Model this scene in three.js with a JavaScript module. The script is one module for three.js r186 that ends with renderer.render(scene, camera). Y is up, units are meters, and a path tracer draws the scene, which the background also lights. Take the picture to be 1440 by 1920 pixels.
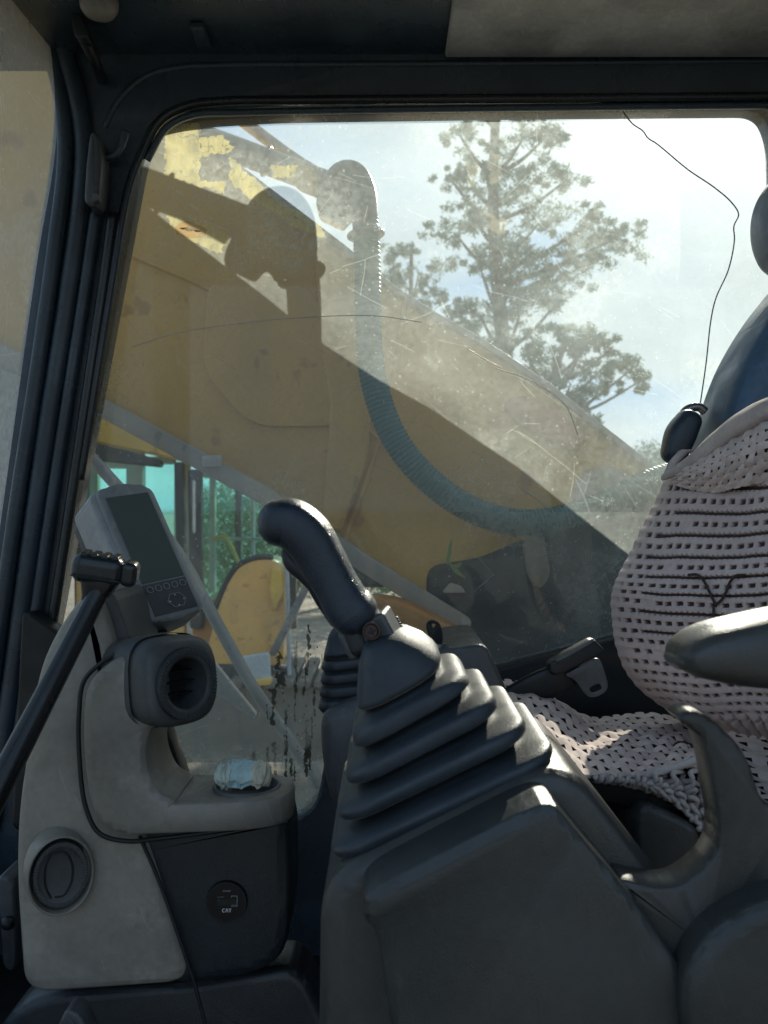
import * as THREE from 'three';
import { mergeGeometries, toCreasedNormals } from 'three/addons/utils/BufferGeometryUtils.js';
import { RoundedBoxGeometry } from 'three/addons/geometries/RoundedBoxGeometry.js';
import { Brush, Evaluator, SUBTRACTION } from 'three-bvh-csg';

// ───────────────────────── camera, sky, sun, exposure ─────────────────────────
const CY = 2.0, F = 960 / Math.tan(Math.PI / 6);
const scene = new THREE.Scene();
const camera = new THREE.PerspectiveCamera(60, 0.75, 0.02, 2000);
camera.position.set(0, CY, 0);
camera.lookAt(0, CY, -1);
camera.focus = 1.15; camera.userData.fStop = 9;
const SUN = new THREE.Vector3(0.357, 0.549, -1).normalize();
const renderer = new THREE.WebGLRenderer({ antialias: true });
renderer.toneMapping = THREE.LinearToneMapping;
renderer.toneMappingExposure = 1.3;
renderer.shadowMap.enabled = true;

// noise
function hash(x, y, s = 0) { let h = Math.imul(x | 0, 374761393) ^ Math.imul(y | 0, 668265263) ^ Math.imul(s | 0, 974634713); h = Math.imul(h ^ (h >>> 13), 1274126177); return ((h ^ (h >>> 16)) >>> 0) / 4294967296; }
function vnoise(x, y, s = 0, per = 0) {
  const xi = Math.floor(x), yi = Math.floor(y), fx = x - xi, fy = y - yi, w = (n) => (per ? ((n % per) + per) % per : n);
  const u = fx * fx * (3 - 2 * fx), v = fy * fy * (3 - 2 * fy);
  const a = hash(w(xi), w(yi), s), b = hash(w(xi + 1), w(yi), s), c = hash(w(xi), w(yi + 1), s), d = hash(w(xi + 1), w(yi + 1), s);
  return a + (b - a) * u + (c - a) * v + (a - b - c + d) * u * v;
}
function fbm(x, y, o = 4, s = 0, per = 0) { let t = 0, a = 0.5, n = 0; for (let i = 0; i < o; i++) { t += a * vnoise(x, y, s + i, per); n += a; x *= 2; y *= 2; per *= 2; a *= 0.5; } return t / n; }
const sstep = (a, b, x) => { x = Math.min(1, Math.max(0, (x - a) / (b - a))); return x * x * (3 - 2 * x); };
const lerp = (a, b, t) => a + (b - a) * t;
function rng(seed) { let s = seed | 0; return () => { s = (s + 0x6d2b79f5) | 0; let t = Math.imul(s ^ (s >>> 15), 1 | s); t = (t + Math.imul(t ^ (t >>> 7), 61 | t)) ^ t; return ((t ^ (t >>> 14)) >>> 0) / 4294967296; }; }

{ // sky: air and thin broken cloud, brighter towards the sun
  const W = 1024, H = 512, data = new Float32Array(W * H * 4);
  for (let r = 0; r < H; r++) for (let c = 0; c < W; c++) {
    const el = ((r + 0.5) / H - 0.5) * Math.PI, az = ((c + 0.5) / W - 0.5) * 2 * Math.PI;
    const x = Math.cos(el) * Math.cos(az), y = Math.sin(el), z = Math.cos(el) * Math.sin(az);
    const cos = x * SUN.x + y * SUN.y + z * SUN.z, ang = Math.acos(Math.min(1, Math.max(-1, cos)));
    const up = Math.max(0, y), hor = Math.pow(1 - up, 3);
    let R = lerp(0.17, 0.44, hor), G = lerp(0.35, 0.56, hor), B = lerp(0.62, 0.66, hor);
    const k = 1 / (up + 0.18), cx = x * k, cz = z * k;
    const n = fbm(cx * 1.9 + 7.3, cz * 1.9 + 2.1, 6, 11), wide = fbm(cx * 0.8 + 3, cz * 0.8 + 9, 3, 31);
    const cl = sstep(0.36, 0.62, n * 0.7 + wide * 0.3 + 0.12 * Math.exp(-ang * ang * 1.2)) * lerp(0.35, 0.84, Math.exp(-ang * ang * 0.6));
    const lit = 0.36 + 0.42 * fbm(cx * 2.2 + 1, cz * 2.2, 5, 5) + 0.05 * Math.exp(-ang * ang * 2);
    R = lerp(R, lit * 0.90, cl); G = lerp(G, lit * 1.0, cl); B = lerp(B, lit * 1.0, cl);
    const glow = 0.9 * Math.exp(-Math.pow(ang / 0.13, 2)) + 0.16 * Math.exp(-ang / 0.22);
    R += glow * 0.98; G += glow * 0.97; B += glow * 0.9;
    if (y < 0) { R = 0.2; G = 0.19; B = 0.17; }
    const o = (r * W + c) * 4; data[o] = R; data[o + 1] = G; data[o + 2] = B; data[o + 3] = 1;
  }
  const sky = new THREE.DataTexture(data, W, H, THREE.RGBAFormat, THREE.FloatType);
  sky.mapping = THREE.EquirectangularReflectionMapping; sky.magFilter = THREE.LinearFilter; sky.needsUpdate = true;
  scene.background = sky; scene.environment = sky;
}
const sun = new THREE.DirectionalLight(new THREE.Color(1.0, 0.92, 0.78), 5.0);
sun.name = 'sun'; sun.position.copy(SUN).multiplyScalar(20).add(new THREE.Vector3(0, CY, -1)); sun.target.position.set(0, CY, -1);
sun.castShadow = true; sun.shadow.mapSize.set(4096, 4096);
Object.assign(sun.shadow.camera, { left: -8, right: 8, top: 8, bottom: -8, near: 0.5, far: 60 });
scene.add(sun, sun.target);

// ───────────────────────── helpers ─────────────────────────
const V = (x, y, z) => new THREE.Vector3(x, y, z);
const P = (px, py, d) => V((px - 720) / F * d, CY - (py - 960) / F * d, -d);         // a point seen at that place of the photo, d metres away
const used = new Map();
const numbered = (n) => { const k = used.get(n) ?? 0; used.set(n, k + 1); return k ? `${n}_${String(k).padStart(3, '0')}` : n; };
function thing(name, label, category, base, group) {
  const o = new THREE.Group(); o.name = numbered(name); o.position.copy(base); o.userData = { label, category };
  if (group) o.userData.group = group;
  scene.add(o); return o;
}
function rootOf(o) { while (o.parent && o.parent !== scene) o = o.parent; return o; }
function boxUV(geo) {
  let g = geo.index ? geo.toNonIndexed() : geo.clone();
  if (!g.attributes.normal) g.computeVertexNormals();
  const p = g.attributes.position, uv = new Float32Array(p.count * 2), a = V(), b = V(), c = V();
  for (let i = 0; i < p.count; i += 3) {
    a.fromBufferAttribute(p, i); b.fromBufferAttribute(p, i + 1); c.fromBufferAttribute(p, i + 2);
    const n = b.clone().sub(a).cross(c.clone().sub(a)), x = Math.abs(n.x), y = Math.abs(n.y), z = Math.abs(n.z);
    for (let k = 0; k < 3; k++) {
      const q = [a, b, c][k], j = (i + k) * 2;
      if (z >= x && z >= y) { uv[j] = q.x; uv[j + 1] = q.y; } else if (y >= x) { uv[j] = q.x; uv[j + 1] = q.z; } else { uv[j] = q.z; uv[j + 1] = q.y; }
    }
  }
  g.setAttribute('uv', new THREE.BufferAttribute(uv, 2));
  return g;
}
function part(parent, name, geo, mat, opt = {}) {
  let g = Array.isArray(geo) ? mergeGeometries(geo.map((q) => strip(opt.uv ? q : boxUV(q), opt))) : (opt.uv ? geo.clone() : boxUV(geo));
  const base = rootOf(parent).position;
  g.translate(-base.x, -base.y, -base.z);
  const m = new THREE.Mesh(g, mat); m.name = name; m.castShadow = m.receiveShadow = true;
  if (opt.label) m.userData.label = opt.label;
  if (opt.kind) m.userData.kind = opt.kind;
  parent.add(m); return m;
}
function strip(g, opt) { const keep = opt.colors ? ['position', 'normal', 'uv', 'color'] : ['position', 'normal', 'uv']; for (const k of Object.keys(g.attributes)) if (!keep.includes(k)) g.deleteAttribute(k); return g.index ? g.toNonIndexed() : g; }
function grid(rows, closeU, closeV) { // rows: arrays of Vector3
  const n = rows.length, m = rows[0].length, pos = new Float32Array(n * m * 3), idx = [];
  rows.forEach((r, i) => r.forEach((p, j) => p.toArray(pos, (i * m + j) * 3)));
  for (let i = 0; i < (closeV ? n : n - 1); i++) for (let j = 0; j < (closeU ? m : m - 1); j++) {
    const a = i * m + j, b = i * m + (j + 1) % m, c = ((i + 1) % n) * m + j, d = ((i + 1) % n) * m + (j + 1) % m;
    idx.push(a, b, d, a, d, c);
  }
  const g = new THREE.BufferGeometry(); g.setAttribute('position', new THREE.BufferAttribute(pos, 3)); g.setIndex(idx); g.computeVertexNormals(); return g;
}
const loft = (rings, cap0 = true, cap1 = true) => {
  const mid = (r) => { const c = V(); r.forEach((p) => c.add(p)); c.multiplyScalar(1 / r.length); return r.map(() => c.clone()); };
  const all = [...rings]; if (cap0) all.unshift(mid(rings[0])); if (cap1) all.push(mid(rings[rings.length - 1]));
  return grid(all, true, false);
};
function resample(list, n) { // Catmull-Rom through arrays of numbers
  const out = [];
  for (let k = 0; k <= n; k++) {
    const t = k / n * (list.length - 1), i = Math.min(list.length - 2, Math.floor(t)), f = t - i;
    const q = [list[Math.max(0, i - 1)], list[i], list[i + 1], list[Math.min(list.length - 1, i + 2)]];
    out.push(list[0].map((_, c) => { const [a, b, d, e] = q.map((r) => r[c]); return 0.5 * (2 * b + (d - a) * f + (2 * a - 5 * b + 4 * d - e) * f * f + (3 * b - a - 3 * d + e) * f * f * f); }));
  }
  return out;
}
// a rounded body along a path of [px, py, d, radius across in px, radius in depth in m]; power > 2 squares its section
function sweep(list, n = 40, m = 28, power = 2, round0 = true, round1 = true) {
  const s = resample(list, n), c = s.map((q) => P(q[0], q[1], q[2])), rings = [];
  const add = (i, k, off) => {
    const T = c[Math.min(n, i + 1)].clone().sub(c[Math.max(0, i - 1)]).normalize();
    let N = V(-T.y, T.x, 0); if (N.lengthSq() < 1e-6) N = V(1, 0, 0); N.normalize();
    const B = T.clone().cross(N).normalize(), ra = s[i][3] / F * s[i][2] * k, rb = s[i][4] * k, o = c[i].clone().addScaledVector(T, off), r = [];
    for (let j = 0; j < m; j++) { const a = j / m * 2 * Math.PI, x = Math.cos(a), y = Math.sin(a), e = 2 / power; r.push(o.clone().addScaledVector(N, ra * Math.sign(x) * Math.abs(x) ** e).addScaledVector(B, rb * Math.sign(y) * Math.abs(y) ** e)); }
    rings.push(r);
  };
  const R = (i) => s[i][3] / F * s[i][2];
  if (round0) for (const a of [80, 60, 40, 20]) add(0, Math.cos(a * Math.PI / 180), -R(0) * Math.sin(a * Math.PI / 180) * 0.9);
  for (let i = 0; i <= n; i++) add(i, 1, 0);
  if (round1) for (const a of [20, 40, 60, 80]) add(n, Math.cos(a * Math.PI / 180), R(n) * Math.sin(a * Math.PI / 180) * 0.9);
  return loft(rings);
}
const curve = (pts) => new THREE.CatmullRomCurve3(pts, false, 'centripetal');
const tube = (pts, r, seg = 60, rad = 10) => { // capped
  const c = curve(pts), fr = c.computeFrenetFrames(seg), rings = [];
  for (let i = 0; i <= seg; i++) { const p = c.getPointAt(i / seg), rr = typeof r === 'function' ? r(i / seg) : r, g = []; for (let j = 0; j < rad; j++) { const a = j / rad * 2 * Math.PI; g.push(p.clone().addScaledVector(fr.normals[i], Math.cos(a) * rr).addScaledVector(fr.binormals[i], Math.sin(a) * rr)); } rings.push(g); }
  return loft(rings);
};
function roundShape(pts, d, r = 0.01, least = 0) { // corners [px, py, radius?] seen at depth d
  const q = pts.map(([x, y, k]) => { const p = P(x, y, d); return [p.x, p.y, Math.max(least, k ?? r)]; }), n = q.length, sh = new THREE.Shape();
  for (let i = 0; i < n; i++) {
    const [x, y, k] = q[i], a = q[(i + n - 1) % n], b = q[(i + 1) % n], la = Math.hypot(a[0] - x, a[1] - y), lb = Math.hypot(b[0] - x, b[1] - y), ka = Math.min(k, la * 0.48), kb = Math.min(k, lb * 0.48);
    const p0 = [x + (a[0] - x) / la * ka, y + (a[1] - y) / la * ka], p1 = [x + (b[0] - x) / lb * kb, y + (b[1] - y) / lb * kb];
    if (i === 0) sh.moveTo(...p0); else sh.lineTo(...p0);
    sh.quadraticCurveTo(x, y, ...p1);
  }
  sh.closePath(); return sh;
}
function splineShape(pts, d, n = 6) {
  const c = new THREE.CatmullRomCurve3(pts.map(([x, y]) => { const p = P(x, y, d); return V(p.x, p.y, 0); }), true, 'centripetal');
  return new THREE.Shape(c.getPoints(pts.length * n).slice(0, -1).map((p) => new THREE.Vector2(p.x, p.y)));
}
function ext(shape, d0, d1, bevel = 0.004, seg = 3, curveSegments = 8) { // front face at depth d0, back at d1
  const g = new THREE.ExtrudeGeometry(shape, { depth: d1 - d0 - 2 * bevel, bevelEnabled: bevel > 0, bevelSize: bevel, bevelThickness: bevel, bevelOffset: -bevel, bevelSegments: seg, curveSegments });
  g.translate(0, 0, -d1 + bevel); g.deleteAttribute('uv');
  return toCreasedNormals(g, 0.7);
}
const plate = (pts, d0, d1, bevel, r, seg) => ext(roundShape(pts, d0, r, 2.2 * bevel), d0, d1, bevel, seg);
function roundRing(FL, FR, B, r, n = 7) { // rounded rectangle spanned by FL..FR and B
  const e = FR.clone().sub(FL), a = e.length(), b = B.length(), x = e.normalize(), y = B.clone().normalize(); r = Math.min(r, a * 0.45, b * 0.45);
  const out = [], cs = [[r, r, Math.PI], [a - r, r, 1.5 * Math.PI], [a - r, b - r, 0], [r, b - r, 0.5 * Math.PI]];
  for (const [cx, cy, s] of cs) for (let i = 0; i < n; i++) { const t = s + i / (n - 1) * Math.PI / 2; out.push(FL.clone().addScaledVector(x, cx + Math.cos(t) * r).addScaledVector(y, cy + Math.sin(t) * r)); }
  return out;
}
const place = (g, o, x, y, z) => g.applyMatrix4(new THREE.Matrix4().makeBasis(x, y, z).setPosition(o));
function rbox(w, h, t, r, seg = 3) { return new RoundedBoxGeometry(w, h, t, seg, r); }

// ───────────────────────── materials ─────────────────────────
function tex(W, H, f, srgb) {
  const d = new Uint8Array(W * H * 4);
  for (let y = 0; y < H; y++) for (let x = 0; x < W; x++) { const c = f(x / W, y / H), o = (y * W + x) * 4; for (let k = 0; k < 3; k++) d[o + k] = Math.max(0, Math.min(255, Math.round(255 * (srgb ? Math.pow(Math.max(0, c[k]), 1 / 2.2) : c[k])))); d[o + 3] = 255; }
  const t = new THREE.DataTexture(d, W, H); t.wrapS = t.wrapT = THREE.RepeatWrapping; t.magFilter = THREE.LinearFilter; if (srgb) t.colorSpace = THREE.SRGBColorSpace; t.needsUpdate = true; return t;
}
const rep = (t, metres) => { const c = t.clone(); c.repeat.set(1 / metres, 1 / metres); c.needsUpdate = true; return c; };
const grain = tex(512, 512, (u, v) => { const n = 0.5 * vnoise(u * 128, v * 128, 3, 128) + 0.5 * vnoise(u * 256, v * 256, 4, 256); return [n, n, n]; });
const smudge = tex(512, 512, (u, v) => { // roughness: handled, dusty plastic
  const n = fbm(u * 5, v * 5, 5, 21, 5), s = fbm(u * 40, v * 6, 3, 25, 0); return [0, 0.62 + 0.38 * sstep(0.3, 0.7, n) - 0.12 * sstep(0.62, 0.75, s), 0];
});
const wear = tex(1024, 1024, (u, v) => { // colour: dust freckles, scuffs, stains
  const n = fbm(u * 6, v * 6, 5, 41, 6), sp = hash(Math.floor(u * 1024), Math.floor(v * 1024), 7), m = fbm(u * 60, v * 60, 3, 47, 60), sc = vnoise(u * 90 + v * 30, v * 9 - u * 3, 48);
  let k = 0.80 + 0.46 * (n - 0.5) + 0.18 * (m - 0.5); if (sp > 0.995) k *= 1.35; if (sc > 0.90) k += 0.16 * sstep(0.9, 0.95, sc); k += 0.2 * sstep(0.58, 0.75, fbm(u * 9 + 4, v * 9, 5, 58, 9)) * m; const st = sstep(0.62, 0.72, fbm(u * 3, v * 3, 5, 55, 3)); k *= 1 - 0.22 * st;
  return [k, k * 0.985, k * 0.965];
}, true);
const paintTex = tex(1024, 1024, (u, v) => { // dirty machine paint
  const n = fbm(u * 5, v * 5, 6, 61, 5), st = sstep(0.5, 0.72, fbm(u * 10, v * 2.0 + 3, 5, 65, 0)), ch = sstep(0.72, 0.78, fbm(u * 22, v * 22, 4, 69, 22));
  const k = 0.84 + 0.26 * (n - 0.5) * 2; return [lerp(k, 0.6, st * 0.35) * (1 - ch * 0.25), lerp(k, 0.62, st * 0.3) * (1 - ch * 0.3), lerp(k, 0.9, st * 0.3) * (1 - ch * 0.2)];
}, true);
function mat(color, rough, o = {}) {
  const { scale = 0.35, bump = 0.00025, map = wear, spec = 1, ...rest } = o;
  return new THREE.MeshPhysicalMaterial({ color: new THREE.Color().setRGB(...color), roughness: rough, map: map ? rep(map, scale) : null, roughnessMap: rep(smudge, scale * 0.8), bumpMap: bump ? rep(grain, 0.09) : null, bumpScale: bump, specularIntensity: spec, ...rest });
}
const M = {
  frame: mat([0.040, 0.062, 0.085], 0.36), seal: mat([0.02, 0.028, 0.034], 0.28, { bump: 0.0001 }),
  groove: mat([0.012, 0.015, 0.018], 0.6, { map: null }), farGrey: mat([0.10, 0.11, 0.12], 0.5),
  lining: mat([0.38, 0.385, 0.385], 0.75), dark: mat([0.024, 0.029, 0.035], 0.5), lever: mat([0.010, 0.012, 0.015], 0.32, { bump: 0.0001 }), black: mat([0.006, 0.008, 0.010], 0.55), rubber: mat([0.034, 0.047, 0.062], 0.6, { sheen: 0.5, sheenColor: new THREE.Color(0.9, 0.84, 0.68), sheenRoughness: 0.45 }),
  grip: mat([0.024, 0.038, 0.056], 0.46, { bump: 0.0004, sheen: 0.6, sheenColor: new THREE.Color(0.9, 0.86, 0.74), sheenRoughness: 0.45 }), cover: mat([0.042, 0.048, 0.048], 0.45), console: mat([0.058, 0.060, 0.058], 0.5), tan: mat([0.32, 0.30, 0.262], 0.55), arm: mat([0.265, 0.25, 0.22], 0.55),
  grey: mat([0.40, 0.42, 0.44], 0.5), greyMid: mat([0.12, 0.13, 0.14], 0.5), greyDark: mat([0.075, 0.083, 0.09], 0.5), bezel: mat([0.27, 0.29, 0.295], 0.5), vent: mat([0.055, 0.065, 0.072], 0.5), pod: mat([0.085, 0.095, 0.10], 0.5), panel: mat([0.024, 0.033, 0.04], 0.42),
  screen: mat([0.085, 0.11, 0.105], 0.2, { map: null, bump: 0 }), print: mat([0.3, 0.3, 0.29], 0.6), metal: mat([0.34, 0.34, 0.34], 0.35, { metalness: 0.85 }), steel: mat([0.16, 0.17, 0.18], 0.4, { metalness: 0.3 }),
  yellow: mat([0.93, 0.55, 0.16], 0.55, { map: paintTex, scale: 1.3, bump: 0.0006 }), yellowBright: mat([0.80, 0.50, 0.08], 0.5, { map: paintTex, scale: 1.6 }), orange: mat([0.62, 0.28, 0.08], 0.6, { map: paintTex, scale: 0.8 }),
  cowl: mat([0.80, 0.46, 0.13], 0.5, { map: paintTex, scale: 1.2 }), armDark: mat([0.16, 0.20, 0.185], 0.6, { map: paintTex, scale: 1 }), flange: mat([0.50, 0.44, 0.37], 0.6, { map: paintTex, scale: 0.6 }), hose: mat([0.040, 0.125, 0.118], 0.5, { bump: 0, map: null }), fitting: mat([0.12, 0.115, 0.11], 0.5), pipe: mat([0.33, 0.27, 0.2], 0.5), machine: mat([0.022, 0.028, 0.027], 0.65, { map: paintTex, scale: 0.7 }),
  rail: mat([0.52, 0.52, 0.49], 0.5, { map: paintTex, scale: 0.25 }), white: mat([0.7, 0.7, 0.66], 0.6), track: mat([0.16, 0.145, 0.115], 0.85, { scale: 0.6, map: paintTex }), tarp: mat([0.5, 0.58, 0.62], 0.7, { scale: 1 }), cabwall: mat([0.58, 0.58, 0.52], 0.6, { map: paintTex, scale: 1 }),
  fabric: mat([0.62, 0.54, 0.51], 0.95, { spec: 0.2, scale: 0.2 }), fabricV: mat([1, 1, 1], 0.95, { spec: 0.2, map: null, vertexColors: true }), yarn: mat([0.075, 0.055, 0.05], 0.95, { spec: 0.2 }), veilVinyl: mat([0.075, 0.155, 0.26], 0.55),  // last entry, for the seat back, has the lens veil mixed in as blue
  leafy: mat([0.28, 0.42, 0.10], 0.6, { map: null, transmission: 0.35, side: THREE.DoubleSide }),
};
const teal = new THREE.MeshPhysicalMaterial({ color: new THREE.Color().setRGB(0.60, 0.99, 0.93), roughness: 0.02, transmission: 1, thickness: 0 });
const glass = new THREE.MeshPhysicalMaterial({ color: new THREE.Color(0.93, 0.97, 0.95), roughness: 0, transmission: 1, thickness: 0, ior: 1.5 });
// dust that lies on a pane: soft film, wiped streaks, specks and drop marks
const filmTex = (seed, lo, hi) => {
  const N = 1024, a = new Float32Array(N * N), R = rng(seed);
  for (let y = 0; y < N; y++) for (let x = 0; x < N; x++) {
    const u = x / N, v = y / N, n = fbm(u * 6, v * 6, 6, seed), st = fbm(u * 3 + v * 14, v * 2 - u * 9, 4, seed + 7), f = fbm(u * 160, v * 160, 2, seed + 13);
    a[y * N + x] = lerp(lo, hi, 0.55 * n + 0.25 * st + 0.2 * f) + 0.12 * sstep(0.56, 0.7, n) * f;
  }
  const dab = (cx, cy, r, k) => { for (let y = Math.max(0, Math.floor(cy - r)); y < Math.min(N, cy + r + 1); y++) for (let x = Math.max(0, Math.floor(cx - r)); x < Math.min(N, cx + r + 1); x++) { const q = Math.hypot(x - cx, y - cy) / r; if (q < 1) a[y * N + x] += k * (1 - q * q); } };
  for (let i = 0; i < 5200; i++) dab(R() * N, R() * N, 0.7 + R() * R() * 2.2, 0.05 + 0.2 * R());
  for (let i = 0; i < 230; i++) { let x = R() * N, y = R() * N, an = (R() < 0.6 ? -0.65 : 0.9) + (R() - 0.5) * 1.2, L = 20 + R() * R() * 160, k = 0.03 + R() * 0.1; for (let s = 0; s < L; s++) { dab(x, y, 1.1, k); x += Math.cos(an); y += Math.sin(an); an += (R() - 0.5) * 0.05; } }
  for (let i = 0; i < 40; i++) { let x = R() * N, y = R() * N, L = 10 + R() * 26; for (let s = 0; s < L; s++) { dab(x + (R() - 0.5) * 22, y + (R() - 0.5) * 14, 1.2, 0.16); } }
  const d = new Uint8Array(N * N * 4); for (let i = 0; i < N * N; i++) { const q = Math.max(0, Math.min(255, a[i] * 255)); d[i * 4] = d[i * 4 + 1] = d[i * 4 + 2] = q; d[i * 4 + 3] = 255; }
  const t = new THREE.DataTexture(d, N, N); t.wrapS = t.wrapT = THREE.RepeatWrapping; t.magFilter = THREE.LinearFilter; t.needsUpdate = true; return t;
};
const film = (color, map, trans = 0.9) => new THREE.MeshPhysicalMaterial({ color: new THREE.Color().setRGB(...color), roughness: 1, transmission: trans, thickness: 0, specularIntensity: 0, transparent: true, alphaMap: map, side: THREE.DoubleSide });

M.flake = film([0.10, 0.10, 0.075], tex(256, 256, (u, v) => { const k = 0.35 + 0.6 * sstep(0.3, 0.6, fbm(u * 30, v * 22, 3, 211)); return [k, k, k]; }), 0.2);

// ───────────────────────── setting outside ─────────────────────────
function struct(name, geo, m, kind = 'structure') { const o = new THREE.Mesh(boxUV(geo), m); o.name = name; o.userData.kind = kind; o.receiveShadow = o.castShadow = true; scene.add(o); return o; }
{
  const dirt = tex(1024, 1024, (u, v) => { const n = fbm(u * 8, v * 8, 6, 81, 8), s = fbm(u * 70, v * 70, 3, 85, 70), k = 0.6 + 0.5 * n + 0.3 * (s - 0.5); return [k, k * 0.96, k * 0.9]; }, true);
  const g = new THREE.PlaneGeometry(1600, 1600, 8, 8).rotateX(-Math.PI / 2);
  struct('ground', g, mat([0.30, 0.26, 0.20], 0.95, { map: dirt, scale: 4, bump: 0.004 }));
}

// ───────────────────────── the cab ─────────────────────────
const cab = thing('excavator_cab', 'dark painted excavator cab with large dusty side window, seen through its open door', 'excavator cab', V(0, 1.25, -1));
const openPts = [[272, 300, 0.03], [300, 232, 0.10], [520, 219, 0.05], [1000, 212, 0.05], [1425, 209, 0.03], [1446, 260, 0.03], [1475, 1110, 0.03], [1150, 1190, 0.02], [930, 1249, 0.02], [700, 1300, 0.04], [625, 1340, 0.03], [598, 1490, 0.03], [565, 1520, 0.02], [350, 1524, 0.01], [312, 1372, 0.03], [225, 1300, 0.02], [96, 1240, 0.03]];
{
  const D = 1.5, outer = roundShape([[62, -200], [96, 120, 0.1], [101, 215, 0.05], [92, 310, 0.05], [60, 500, 0.1], [0, 930], [-70, 1400], [-70, 2150], [1900, 2150], [1900, -200]], 1.46, 0.02);
  const hole = roundShape(openPts, D, 0.03);
  outer.holes.push(new THREE.Path(hole.getPoints(8).reverse()));
  part(cab, 'side_frame', ext(outer, 1.46, 1.53, 0.006, 3, 8), M.frame);
  const loop = (k, d, list) => list.map(([x, y]) => P(x, y, d));
  // rubber bead round the opening and the pressed ridges of the header
  part(cab, 'window_seal', tube(loop(0, 1.452, [[150, 900], [205, 560], [240, 360], [262, 296], [300, 226], [350, 199], [420, 190], [560, 188], [800, 186], [1100, 184], [1470, 181]]), 0.0075, 120, 10), M.seal);
  part(cab, 'window_seal', tube(loop(0, 1.456, [[276, 300], [312, 240], [360, 216], [450, 211], [700, 206], [1100, 201], [1470, 197]]), 0.006, 100, 10), M.frame);
  part(cab, 'header_ridge', tube(loop(0, 1.462, [[196, 240], [222, 190], [270, 146], [330, 128], [420, 123], [700, 121], [1100, 118], [1480, 114]]), 0.006, 100, 8), M.frame);
  part(cab, 'header_ridge', tube(loop(0, 1.464, [[210, 262], [240, 208], [290, 166], [350, 148], [450, 143], [800, 142], [1480, 138]]), 0.004, 100, 8), M.frame);
  // corner post: round ribs that run down beside the front glass
  const rib = (pts, r, m, d) => part(cab, 'post_rib', tube(pts.map(([x, y]) => P(x, y, d)), r, 70, 12), m);
  rib([[60, -120], [110, 60], [146, 190], [158, 270], [152, 380], [128, 560], [90, 800], [60, 1010], [20, 1300], [-20, 1560]], 0.016, M.frame, 1.455);
  rib([[20, -120], [82, 60], [116, 190], [122, 300], [104, 460], [70, 700], [30, 960], [-30, 1400]], 0.013, M.frame, 1.45);
  rib([[180, 400], [160, 540], [132, 720], [104, 900], [66, 1160], [30, 1420]], 0.010, M.frame, 1.45);
  rib([[212, 400], [196, 520], [172, 680], [142, 880], [112, 1080], [88, 1230]], 0.009, M.seal, 1.45);
  // latch block and catch on the post
  const lb = part(cab, 'latch', plate([[168, 244], [186, 250], [190, 300], [188, 345], [182, 388], [156, 382], [160, 310]], 1.40, 1.45, 0.006, 0.008), M.greyDark);
  part(lb, 'bolt', new THREE.CylinderGeometry(0.006, 0.006, 0.012, 14).rotateX(Math.PI / 2).translate(...P(181, 372, 1.396).toArray()), M.steel);
  part(cab, 'hinge', tube([P(196, 296, 1.43), P(214, 292, 1.43), P(228, 274, 1.43), P(236, 246, 1.43)], 0.006, 24, 10), M.frame);
  part(cab, 'hinge_plate', plate([[150, 20], [165, 62], [162, 70], [140, 70], [130, 20]], 1.34, 1.37, 0.003, 0.005), M.dark);
  part(cab, 'corner_bracket', tube([P(156, 70, 1.36), P(176, 110, 1.40), P(192, 150, 1.45)], 0.009, 20, 10), M.dark);
  // roof, lining, round lamp
  const roofY = P(0, 102, 1.46).y;
  const slab = (x0, x1, y0, y1, z0, z1, r = 0.006) => rbox(x1 - x0, y1 - y0, z1 - z0, r).translate((x0 + x1) / 2, (y0 + y1) / 2, (z0 + z1) / 2);
  part(cab, 'roof', slab(-0.72, 1.05, roofY, roofY + 0.09, -1.52, -0.42), M.frame);
  part(cab, 'roof_lining', slab(P(838, 0, 1.4).x, 0.975, roofY - 0.014, roofY - 0.001, -1.445, -0.5, 0.005), M.lining);
  part(cab, 'roof_bracket', slab(P(366, 0, 1.4).x, P(392, 0, 1.4).x, roofY - 0.012, roofY - 0.001, -1.42, -1.36, 0.003), M.frame);
  part(cab, 'dome_lamp', new THREE.LatheGeometry([[0, -0.018], [0.012, -0.017], [0.022, -0.012], [0.027, -0.004], [0.028, 0.0], [0.028, 0.006]].map(([x, y]) => new THREE.Vector2(x, y)), 32).translate(...V(P(186, 0, 1.31).x, roofY - 0.006, -1.31).toArray()), M.arm);
  // floor, front wall below the glass, rear wall, door side posts (the open door)
  const fl = 1.27;
  part(cab, 'floor', slab(-0.70, 1.05, fl - 0.06, fl, -1.5, -0.40), M.black);
  part(cab, 'front_wall', slab(-0.74, -0.66, fl, P(0, 1560, 1.46).y, -1.46, -0.45), M.dark);
  part(cab, 'rear_wall', slab(0.98, 1.04, fl, roofY, -1.46, -0.45), M.lining);
  part(cab, 'door_post', slab(-0.66, -0.56, fl, roofY, -0.48, -0.42, 0.02), M.frame);
  part(cab, 'door_post', slab(0.62, 0.70, fl, roofY, -0.48, -0.42, 0.02), M.frame);
  part(cab, 'door_header', slab(-0.56, 0.62, roofY - 0.10, roofY, -0.48, -0.42, 0.02), M.frame);
  // dark trim in the lower front corner and below the side window
  part(cab, 'corner_trim', plate([[40, 1140], [260, 1290], [316, 1376], [352, 1486], [345, 1560], [20, 1560]], 1.40, 1.45, 0.006, 0.02), M.black);
  part(cab, 'sill_trim', plate([[920, 1256], [1160, 1194], [1500, 1110], [1500, 1500], [880, 1500], [860, 1290]], 1.42, 1.455, 0.006, 0.01), M.black);
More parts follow.
